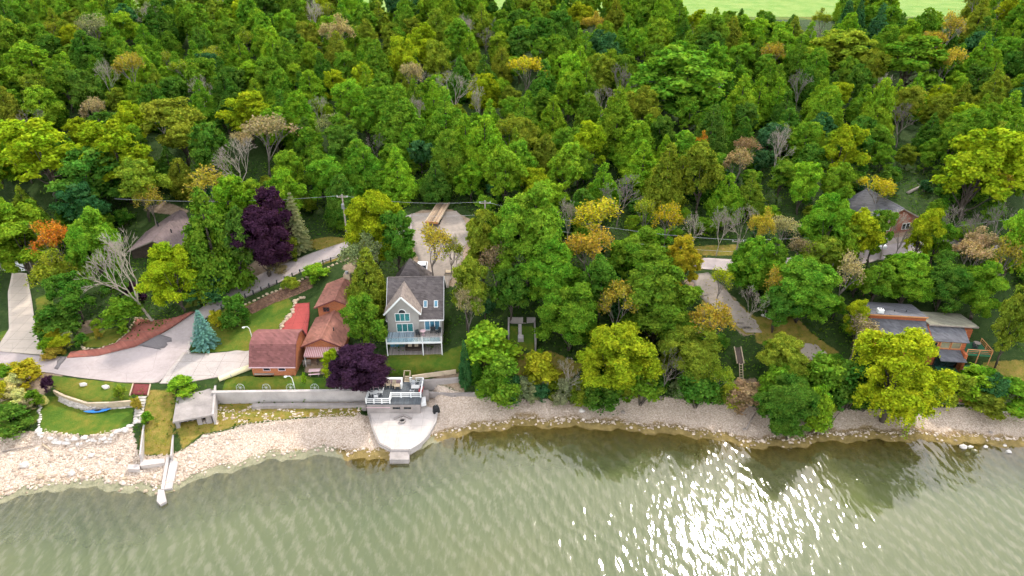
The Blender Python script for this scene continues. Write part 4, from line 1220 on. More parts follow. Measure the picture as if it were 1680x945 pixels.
# --- patio in front of the boathouse
def pz(pix, z): return [at_z(a, b, z) for a, b in pix][::-1]
outline = [(603, 664), (692, 664), (717, 672), (716, 690), (704, 712), (690, 727), (672, 737), (641, 737), (622, 728), (612, 706)]
Pt = thing('shore_patio', 'white concrete shield-shaped patio jutting into the lake', 'patio', (0, 0, 0))
MB().prism(pz(outline, 1.0), -1.2, 1.0).build('slab', 'patio', Pt)
MB().prism(pz([(640, 736.5), (672, 736.5), (671, 754), (639, 754)], .72), -1.4, .72).build('landing_block', 'old_concrete', Pt)
rim = [(717, 676), (715, 691), (703, 713), (689, 728), (672, 738)]
for a, b in zip(rim[:-1], rim[1:]):
    A, B2 = at_z(*a, 1.0), at_z(*b, 1.0)
    MB().bar((*A, 1.08), (*B2, 1.08), .28, .22).build('kerb', 'concrete', Pt)
rim = [(605, 680), (612, 705), (622, 728), (640, 737)]
for a, b in zip(rim[:-1], rim[1:]):
    A, B2 = at_z(*a, 1.0), at_z(*b, 1.0)
    MB().bar((*A, 1.05), (*B2, 1.05), .25, .16).build('kerb', 'old_concrete', Pt)
MB().prism(pz([(719, 694), (706, 717), (692, 731), (674, 741), (674, 738), (690, 727.5), (704, 712.5), (717, 690)], .35), -1.2, .35).build('footing', 'tan_stone', Pt)
fx, fy = at_z(660, 692, 1.0)
F = thing('fire_ring', 'round stone fire ring on the white patio', 'fire pit', (fx, fy, 1.0))
ring = MB()
n = 16
for k in range(n):
    a0, a1 = 2 * math.pi * k / n, 2 * math.pi * (k + 1) / n - .04
    MB().prism([(.5 * math.cos(a0), .5 * math.sin(a0)), (.5 * math.cos(a1), .5 * math.sin(a1)), (.34 * math.cos(a1), .34 * math.sin(a1)), (.34 * math.cos(a0), .34 * math.sin(a0))], 0, .32).build('stone_block', 'old_concrete', F)
MB().cyl(0, 0, .0, .12, .33, .33, 14).build('ash_bed', 'dark', F)
V_ = thing('seat_wall', 'low chevron-shaped concrete seat wall behind the fire ring', 'seat wall', (fx, fy, 1.0))
for sx in (-1, 1):
    MB().bar((0, 1.35, .12), (sx * 1.25, .55, .12), .3, .24).build('wall_wing', 'old_concrete', V_)
gx_, gy_ = at_z(716, 676, 1.0)
K = thing('covered_grill', 'black covered grill standing at the corner of the white patio', 'grill', (gx_, gy_, 1.0), .4)
MB().add([(-.5, -.32, 0), (.5, -.32, 0), (.5, .32, 0), (-.5, .32, 0), (-.42, -.28, .85), (.42, -.28, .85), (.42, .28, .85), (-.42, .28, .85), (-.3, -.12, 1.15), (.3, -.12, 1.15), (.3, .2, 1.15), (-.3, .2, 1.15)],
   [(0, 1, 5, 4), (1, 2, 6, 5), (2, 3, 7, 6), (3, 0, 4, 7), (4, 5, 9, 8), (5, 6, 10, 9), (6, 7, 11, 10), (7, 4, 8, 11), (8, 9, 10, 11)]).build('cover', 'black', K)
MB().cyl(0, .1, 1.15, 1.5, .05, .04, 8).build('chimney_pipe', 'grey_metal', K)

# --- concrete boathouse bunker
A = at_z(286, 690, 3.2); Bp = at_z(345, 679, 3.2); Cq = at_z(334, 638, 3.2); Dq = at_z(283, 643, 3.2)
ang = math.atan2(Bp[1] - A[1], Bp[0] - A[0]); W = math.hypot(Bp[0] - A[0], Bp[1] - A[1]); dep = math.hypot(Dq[0] - A[0], Dq[1] - A[1]) * .95
Q = thing('concrete_boathouse', 'old flat-roofed concrete boathouse with two dark openings', 'boathouse', (A[0], A[1], 0), ang)
box('roof_slab', 'old_concrete', Q, -.2, W + .2, -.25, dep, 2.92, 3.2)
box('back_room', 'dark', Q, .35, W - .35, .9, dep - .3, .4, 2.9)
for a, b in ((0, .5), (2.75, 3.35), (W - .75, W)):
    box('pier', 'old_concrete', Q, a, b, 0, .8, .3, 2.915)
box('side_wall', 'old_concrete', Q, 0, .34, .8, dep - .2, .3, 2.915); box('side_wall', 'old_concrete', Q, W - .34, W, .8, dep - .2, .3, 2.915)
box('sill', 'concrete', Q, 3.36, W - .76, .1, .75, .3, 1.7)
box('parapet', 'concrete', Q, W + .21, W + .5, -.3, dep, 1.0, 3.35)

# --- ruined foundation
x0, y0 = at_z(833, 575, 5.0); x1, _ = at_z(880, 575, 5.0)
W = x1 - x0; zf = gz((x0 + x1) / 2, y0 + 2) 
Rn = thing('ruined_foundation', 'roofless old concrete foundation open to the lake among the trees', 'ruin', (x0, y0, zf))
box('back_wall', 'old_concrete', Rn, 0, W * .55, 6.0, 6.25, -.5, 2.2); box('back_wall', 'old_concrete', Rn, W * .55 + .6, W, 6.0, 6.25, -.5, 2.2)
box('back_wall_sill', 'old_concrete', Rn, W * .55, W * .55 + .6, 6.0, 6.24, -.5, 1.2)
box('side_wall', 'old_concrete', Rn, 0, .25, 1.6, 5.98, -.5, 1.9); box('side_wall', 'old_concrete', Rn, W - .25, W, 0, 5.98, -.5, 1.7)
box('front_sill', 'concrete', Rn, .6, 2.2, -.3, 0, -.3, .35)
box('inner_pier', 'concrete', Rn, W * .38, W * .38 + .5, 3.2, 5.6, -.3, 1.3); box('inner_block', 'concrete', Rn, W * .36, W * .36 + .9, 2.2, 3.15, -.3, .8)
# ------------------------------------------------------------------ trees
def crown_mesh(name, c, nrm, size, lv, jit=.55, aspect=.8):
    c = c.copy()
    c[:, :2] *= 4.0 / np.percentile(np.hypot(c[:, 0], c[:, 1]), 97)
    c[:, 2] *= 12.0 / np.percentile(c[:, 2], 99.7)
    v, f = leaf_quads(c, nrm, size, aspect, jit)
    return mesh_np(name, v, f, 'leaf', attr={'leafv': ('FLOAT_COLOR', 'FACE', np.column_stack([lv, np.ones(len(lv))]))})

def lobes_to_leaves(lobes, per, leaf, up=.35, shell=(.5, 1.12), centre=(0, 0, 0), sub=11):
    """boughs (lobes) carrying sprays of leaves: uneven outline, gaps, light and dark clumps"""
    C, N, L = [], [], []
    for (x, y, z, r, rz) in lobes:
        out = np.array([x - centre[0], y - centre[1], (z - centre[2]) * .6 + 1e-3])
        out = out / (np.linalg.norm(out) + 1e-6)
        d = RNG.normal(0, 1, (sub, 3)) + out * .6 + np.array([0, 0, up])
        d /= np.linalg.norm(d, axis=1, keepdims=True)
        cs = d * RNG.uniform(*shell, sub)[:, None] * np.array([r, r, rz]) + np.array([x, y, z])
        n = max(6, int(per * r * r / sub))
        off = RNG.normal(0, 1, (sub, n, 3))
        flat = np.array([1.15, 1.15, .62])
        sig = r * RNG.uniform(.20, .36, (sub, 1, 1))
        p = cs[:, None] + off * sig * flat
        p[..., 2] -= .25 * np.abs(off[..., 0] * off[..., 1]) * sig[..., 0] * 1.2
        nn = d[:, None] * .8 + off * .45 + np.array([0, 0, .55])
        tone = RNG.uniform(0, .5) + RNG.uniform(0, .5, (sub, 1)) + 0 * off[..., 0]
        C.append(p.reshape(-1, 3)); N.append(nn.reshape(-1, 3))
        m = sub * n
        L.append(np.column_stack([RNG.uniform(0, 1, m), RNG.uniform(0, 1, m), tone.ravel()]))
    C, N, L = np.concatenate(C), np.concatenate(N), np.concatenate(L)
    N /= np.linalg.norm(N, axis=1, keepdims=True) + 1e-9
    return C, N, RNG.uniform(*leaf, len(C)), L

def trunk_mesh(name, r, targets, z_split, mat, h_top):
    mb = MB()
    rr = random.Random(name)
    path = [(0, 0, -.6), (rr.uniform(-.1, .1), rr.uniform(-.1, .1), z_split * .5), (rr.uniform(-.25, .25), rr.uniform(-.25, .25), z_split), (rr.uniform(-.3, .3), rr.uniform(-.3, .3), h_top)]
    mb.tube(path, [r * 1.3, r, r * .8, r * .2], 7)
    for t in targets:
        a = Vector(path[2]) + Vector((0, 0, rr.uniform(-.2, .35) * (h_top - z_split)))
        b = Vector((t[0] * .8, t[1] * .8, t[2] * .92))
        m = a.lerp(b, .5) + Vector((rr.uniform(-.3, .3), rr.uniform(-.3, .3), -.25))
        mb.tube([a, m, b], [r * .42, r * .26, r * .08], 5, cap=False)
    return mb.mesh(name, mat, True)

# unit trees: crown radius 4 m, total height 12 m; scaled for each tree
def make_broad(seed, low=.30, n=12, leaf=(.24, .44), per=640, subs=5):
    """a few strong boughs of unequal size, each breaking into smaller leafy masses"""
    r = random.Random(seed)
    R, H = 4.0, 12.0
    zc = H * (low + (1 - low) * .5); hz = H * (1 - low) * .5
    lobes = []; boughs = []
    ox, oy = r.uniform(-.5, .5), r.uniform(-.5, .5)
    for i in range(n):
        u = 1 - (i + .5) / n * 1.7
        a = i * 2.39996 + r.uniform(-.5, .5)
        rad = math.sqrt(max(0, 1 - u * u))
        k = r.uniform(.45, .85)
        br = R * r.uniform(.26, .44)
        bx, by, bz = R * rad * k * math.cos(a) + ox, R * rad * k * math.sin(a) + oy, zc + hz * u * r.uniform(.70, .95)
        boughs.append((bx, by, bz))
        for q in range(subs + r.randrange(3)):
            d = Vector((r.gauss(0, 1) + bx * .12, r.gauss(0, 1) + by * .12, r.gauss(0, .8) + .35)).normalized()
            lr = br * r.uniform(.34, .62)
            lobes.append((bx + d.x * br * .85, by + d.y * br * .85, bz + d.z * br * .75, lr, lr * r.uniform(.65, .95)))
    for i in range(5):
        lobes.append((r.uniform(-1, 1), r.uniform(-1, 1), zc + hz * r.uniform(-.3, .4), R * .34, R * .34))
    C, N, S, L = lobes_to_leaves(lobes, per, leaf, centre=(0, 0, zc - 1), sub=9)
    crown = crown_mesh('broadleaf_crown', C, N, S, L, .4)
    tr = trunk_mesh('broadleaf_trunk', .26, boughs[1:], max(1.2, H * low * .9), 'bark', zc + hz * .5)
    return tr, crown
def make_cedar(seed, per=620, taper=.95, leaf=(.22, .40)):
    r = random.Random(seed)
    R, H = 4.0, 12.0
    lobes = []
    z = 1.1; i = 0
    while z < H - .5:
        f = (z - .6) / (H - .6)
        rad = R * (1 - f) ** taper * (0.72 + .28 * min(1, f * 5))
        n = max(2, int(2.2 + rad * 2.0))
        for k in range(n):
            a = k / n * 6.283 + i * 1.1 + r.uniform(-.3, .3)
            lr = max(.42, rad * .34) * r.uniform(.8, 1.2)
            q = rad * r.uniform(.66, .92)
            lobes.append((q * math.cos(a), q * math.sin(a), z + r.uniform(-.3, .3), lr, lr * r.uniform(1.0, 1.5)))
        z += .55 + .95 * (1 - f); i += 1
    lobes.append((0, 0, H - .55, .34, .75))
    C, N, S, L = lobes_to_leaves(lobes, per, leaf, up=.5, centre=(0, 0, 5))
    crown = crown_mesh('cedar_crown', C, N, S, L, .45)
    mb = MB().tube([(0, 0, -.6), (0, 0, 4), (0, 0, H - 1)], [.3, .22, .04], 7)
    return mb.mesh('cedar_trunk', 'bark', True), crown
def make_spruce(seed):
    r = random.Random(seed)
    R, H = 4.0, 12.0
    C, N, S, L = [], [], [], []
    tw = MB().tube([(0, 0, -.5), (0, 0, 5), (0, 0, H)], [.28, .2, .03], 7)
    nl = 17
    for i in range(nl):
        f = (i + .3) / nl
        z = .9 + (H - 1.0) * f
        rad = R * (1 - f) ** .85 + .15
        nb = int(8 + 9 * (1 - f))
        for k in range(nb):
            a = k / nb * 6.283 + i * .7 + r.uniform(-.15, .15)
            ln = rad * r.uniform(.82, 1.08)
            tone = r.uniform(0, 1)
            d = np.array([math.cos(a), math.sin(a), 0])
            side = np.array([-d[1], d[0], 0])
            m = int(12 + 20 * ln)
            t = RNG.uniform(.12, 1, m) ** .7
            w = (RNG.uniform(-1, 1, m)) * (.16 + .20 * ln * (1 - t) * 1.2)
            p = d * (ln * t)[:, None] + side * w[:, None]
            p[:, 2] = z - .32 * ln * t + .28 * t * t * ln * .6 + RNG.normal(0, .05, m)
            C.append(p); N.append(np.tile(d * .45 + np.array([0, 0, .9]), (m, 1))); S.append(RNG.uniform(.26, .46, m))
            L.append(np.column_stack([RNG.uniform(.2, .8, m), .25 + .75 * t, np.full(m, tone)]))
    C, N, S, L = map(np.concatenate, (C, N, S, L))
    N /= np.linalg.norm(N, axis=1, keepdims=True)
    return tw.mesh('spruce_trunk', 'bark', True), crown_mesh('spruce_crown', C, N, S, L, .35, .6)
def branches(seed, R=4.0, H=12.0, spread=.62, depth=6, upright=.35, r0=.2):
    """a bare branching tree; returns the tube builder and the twig ends"""
    r = random.Random(seed)
    mb = MB(); tips = []
    def grow(p, d, ln, rad, lev):
        q = p + d * ln
        mid = p.lerp(q, .5) + Vector((r.uniform(-1, 1), r.uniform(-1, 1), r.uniform(-.4, .6))) * ln * .07
        mb.tube([p, mid, q], [rad, rad * .85, rad * .66], 6 if lev < 2 else 4 if lev < 4 else 3, cap=False)
        if lev >= depth:
            tips.append((q, d)); return
        n = 2 if lev == 0 else (3 if r.random() < .62 else 2)
        if lev == 0: n = 4
        for k in range(n):
            ax = Vector((r.gauss(0, 1), r.gauss(0, 1), r.gauss(0, .6)))
            nd = (d + ax.normalized() * spread * r.uniform(.6, 1.25) + Vector((0, 0, upright * .3))).normalized()
            grow(q, nd, ln * r.uniform(.62, .84), max(.022, rad * r.uniform(.52, .68)), lev + 1)
    grow(Vector((0, 0, -.5)), Vector((r.uniform(-.08, .08), r.uniform(-.08, .08), 1)).normalized(), H * .30, r0, 0)
    top = max(t[0].z for t in tips)
    wid = np.percentile([math.hypot(t[0].x, t[0].y) for t in tips], 90)
    sx, sz = R / wid, H / top
    mb.v = [(x * sx, y * sx, z * sz if z > 0 else z) for x, y, z in mb.v]
    return mb, [(Vector((t.x * sx, t.y * sx, t.z * sz)), d) for t, d in tips]
def make_bare(seed, **k):
    mb, tips = branches(seed, **k)
    # split into trunk with boughs and the twig crown
    return mb, tips
def make_sparse(seed, leaves=3200, **k):
    mb, tips = branches(seed, depth=5, **k)
    idx_ = RNG.integers(0, len(tips), leaves)
    c = np.array([tips[i][0] for i in idx_]) + RNG.normal(0, .42, (leaves, 3))
    d = RNG.normal(0, .6, (leaves, 3)) + np.array([0, -.1, .9])
    tone = RNG.uniform(0, 1, len(tips))[idx_]
    return mb.mesh('sparse_trunk', 'grey_bark', True), crown_mesh('sparse_crown', c, d / np.linalg.norm(d, axis=1, keepdims=True), RNG.uniform(.26, .46, leaves),
                      np.column_stack([RNG.uniform(0, 1, leaves), RNG.uniform(0, 1, leaves), tone]))
def make_willow(seed):
    r = random.Random(seed)
    lobes = []; boughs = []
    for i in range(20):
        u = 1 - (i + .5) / 20 * 1.85
        a = i * 2.39996 + r.uniform(-.5, .5)
        rad = math.sqrt(max(0, 1 - u * u)); k = r.uniform(.45, .9)
        br = r.uniform(.95, 1.65)
        bx, by, bz = 4 * rad * k * math.cos(a), 4 * rad * k * math.sin(a), 6.3 + 5.2 * u * r.uniform(.75, .98)
        boughs.append((bx, by, bz))
        for q in range(8):
            d = Vector((r.gauss(0, 1) + bx * .15, r.gauss(0, 1) + by * .15, r.gauss(0, .7) + .3)).normalized()
            lr = br * r.uniform(.3, .55)
            lobes.append((bx + d.x * br * .85, by + d.y * br * .85, bz + d.z * br * .7, lr, lr * r.uniform(.8, 1.3)))
    C, N, S, L = lobes_to_leaves(lobes, 1000, (.15, .30), centre=(0, 0, 5), sub=10)
    C2, N2, S2, L2 = [C], [N], [S], [L]
    for i in range(330):          # hanging strands from the boughs
        bx, by, bz = r.choice(lobes)[:3]
        tone = r.random(); ln = r.uniform(.8, 3.0); m = int(16 + ln * 9)
        t = np.linspace(0, 1, m)
        q = 1 + r.uniform(.0, .18)
        p = np.column_stack([bx * q + RNG.normal(0, .09, m), by * q + RNG.normal(0, .09, m), bz - ln * t])
        C2.append(p); N2.append(np.tile([bx * .3, by * .3, .6], (m, 1))); S2.append(RNG.uniform(.13, .24, m))
        L2.append(np.column_stack([RNG.uniform(0, 1, m), RNG.uniform(0, 1, m), np.full(m, tone)]))
    C, N, S, L = map(np.concatenate, (C2, N2, S2, L2))
    N /= np.linalg.norm(N, axis=1, keepdims=True) + 1e-9
    tr = trunk_mesh('willow_trunk', .3, boughs[1:], 2.6, 'bark', 9)
    return tr, crown_mesh('willow_crown', C, N, S, L, .45)
def make_shrub(seed, n=12, leaf=(.42, .8)):
    """unit shrub: radius 4, height 12 (scaled flat where used)"""
    r = random.Random(seed)
    lobes = []
    for i in range(n):
        a = i * 2.39996; u = r.uniform(.1, 1)
        q = 4 * math.sqrt(1 - (u * .8) ** 2) * r.uniform(.45, .75)
        lobes.append((q * math.cos(a), q * math.sin(a), 2.0 + 7.6 * u, r.uniform(1.1, 1.7), r.uniform(2.0, 3.2)))
    C, N, S, L = lobes_to_leaves(lobes, 260, leaf, centre=(0, 0, 2))
    mb = MB()
    for l in lobes[::2]:
        mb.tube([(l[0] * .1, l[1] * .1, -.5), (l[0] * .6, l[1] * .6, l[2] * .6), l[:3]], [.16, .11, .04], 5, cap=False)
    return mb.mesh('shrub_stems', 'bark', True), crown_mesh('shrub_foliage', C, N, S, L)

def bare_meshes(seed, mat, **k):
    mb, _t = branches(seed, **k)
    return mb.mesh('bare_tree', mat, True), None

UNIT = {
    'broad': [make_broad(s, low=l, n=n) for s, l, n in ((1, .16, 12), (2, .12, 15), (3, .22, 11), (4, .10, 16), (5, .18, 13), (6, .14, 10), (7, .08, 14), (8, .2, 9))],
    'grand': [make_broad(s, low=l, n=n, leaf=(.18, .34), per=980, subs=7) for s, l, n in ((71, .08, 19), (72, .12, 16), (73, .05, 22), (74, .10, 14))],
    'cedar': [make_cedar(s, taper=t) for s, t in ((11, .9), (12, .7), (13, .5), (14, .8))],
    'spruce': [make_spruce(21)],
    'bare': [bare_meshes(s, m, spread=sp) for s, m, sp in ((31, 'pale_bark', .62), (32, 'grey_bark', .5), (33, 'pale_bark', .75), (34, 'grey_bark', .66))],
    'sparse': [make_sparse(s, n) for s, n in ((41, 2600), (42, 1700), (43, 3600), (44, 2200))],
    'willow': [make_willow(51)],
    'shrub': [make_shrub(s) for s in (61, 62, 63)],
}
KIND_NAME = {'grand': 'broadleaf_tree', 'broad': 'broadleaf_tree', 'cedar': 'cedar_tree', 'spruce': 'spruce_tree', 'bare': 'bare_tree', 'sparse': 'autumn_tree', 'willow': 'willow_tree', 'shrub': 'shrub'}
COLS = {'green': (0.157, 0.302, 0.024), 'bright': (0.216, 0.373, 0.024), 'dark': (0.097, 0.216, 0.026), 'deep': (0.060, 0.167, 0.054), 'lime': (0.324, 0.410, 0.017), 'yellow': (.44, .40, .025),
        'gold': (.39, .325, .045), 'olive': (0.232, 0.302, 0.028), 'purple': (.060, .026, .052), 'blue': (.13, .28, .24), 'orange': (.48, .22, .03), 'sage': (.25, .29, .14),
        'brown': (.29, .225, .125), 'tan': (.40, .335, .18), 'cream': (.66, .62, .25)}
CWORD = {'green': 'mid green', 'bright': 'bright green', 'dark': 'dark green', 'deep': 'bluish green', 'lime': 'lime green', 'yellow': 'yellow', 'gold': 'golden', 'olive': 'olive green',
         'purple': 'plum purple', 'blue': 'blue-green', 'orange': 'orange', 'sage': 'sage grey', 'brown': 'brown', 'tan': 'tan', 'cream': 'cream'}
TREES = []          # x, y of every tree crown for spacing
tree_rand = random.Random(99)
def plant(kind, x, y, radius, height, colour, label, group=None, lean=0.0, variant=None, name=None):
    u = UNIT[kind]
    tr, cr = u[variant % len(u)] if variant is not None else tree_rand.choice(u)
    z = gz(x, y)
    col = COLS[colour]
    b_ = tree_rand.uniform(.84, 1.12)
    j = lambda: b_ * tree_rand.uniform(.93, 1.07)
    col = (col[0] * j(), col[1] * j(), col[2] * j(), 1)
    nm = name or KIND_NAME[kind]
    sc = (radius / 4, radius / 4 * tree_rand.uniform(.9, 1.1), height / 12)
    rot = (lean * .3, lean, tree_rand.uniform(0, 6.283))
    TREES.append((x, y, radius))
    if cr is None:
        o = bpy.data.objects.new(nm, tr); COL.objects.link(o)
        o.location = (x, y, z); o.scale = sc; o.rotation_euler = rot
        return tag(o, label, 'tree', group)
    root = thing(nm, label, 'shrub' if kind == 'shrub' else 'tree', (x, y, z), 0, group)
    root.scale = sc; root.rotation_euler = rot
    a = bpy.data.objects.new('stem' if kind == 'shrub' else 'trunk', tr); b = bpy.data.objects.new('foliage' if kind == 'shrub' else 'crown', cr)
    for o in (a, b):
        COL.objects.link(o); o.parent = root
    b.color = col
    return root
def plant_px(kind, px, top, base, w, colour, label, group=None, lean=0.0, variant=None):
    """a tree whose foot, top and crown width are read off the photograph"""
    x, y, z = on_ground(px, base)
    d = ray(px, top)
    zt = CAM_H + d[2] * (y / d[1])
    h = max(.5, zt - z)
    depth = project(x, y, z + h * .6)[2]
    dm = ray(px, top + (base - top) * .45)
    if kind != 'shrub': x = float(dm[0] * (y / dm[1]))
    if kind == 'broad' and w >= 74: kind = 'grand'
    return plant(kind, x, y, w * .5 * depth / FPX * 1.04, h, colour, label, group, lean, variant)
def plant_top(kind, px, top, w, h, colour, label, group=None, variant=None):
    """a tree in the wood seen only by its crown"""
    x, y, z = on_ground(px, top, h)
    depth = project(x, y, z + h * .7)[2]
    return plant(kind, x, y, w * .5 * depth / FPX * 1.04, h, colour, label, group, 0.0, variant)

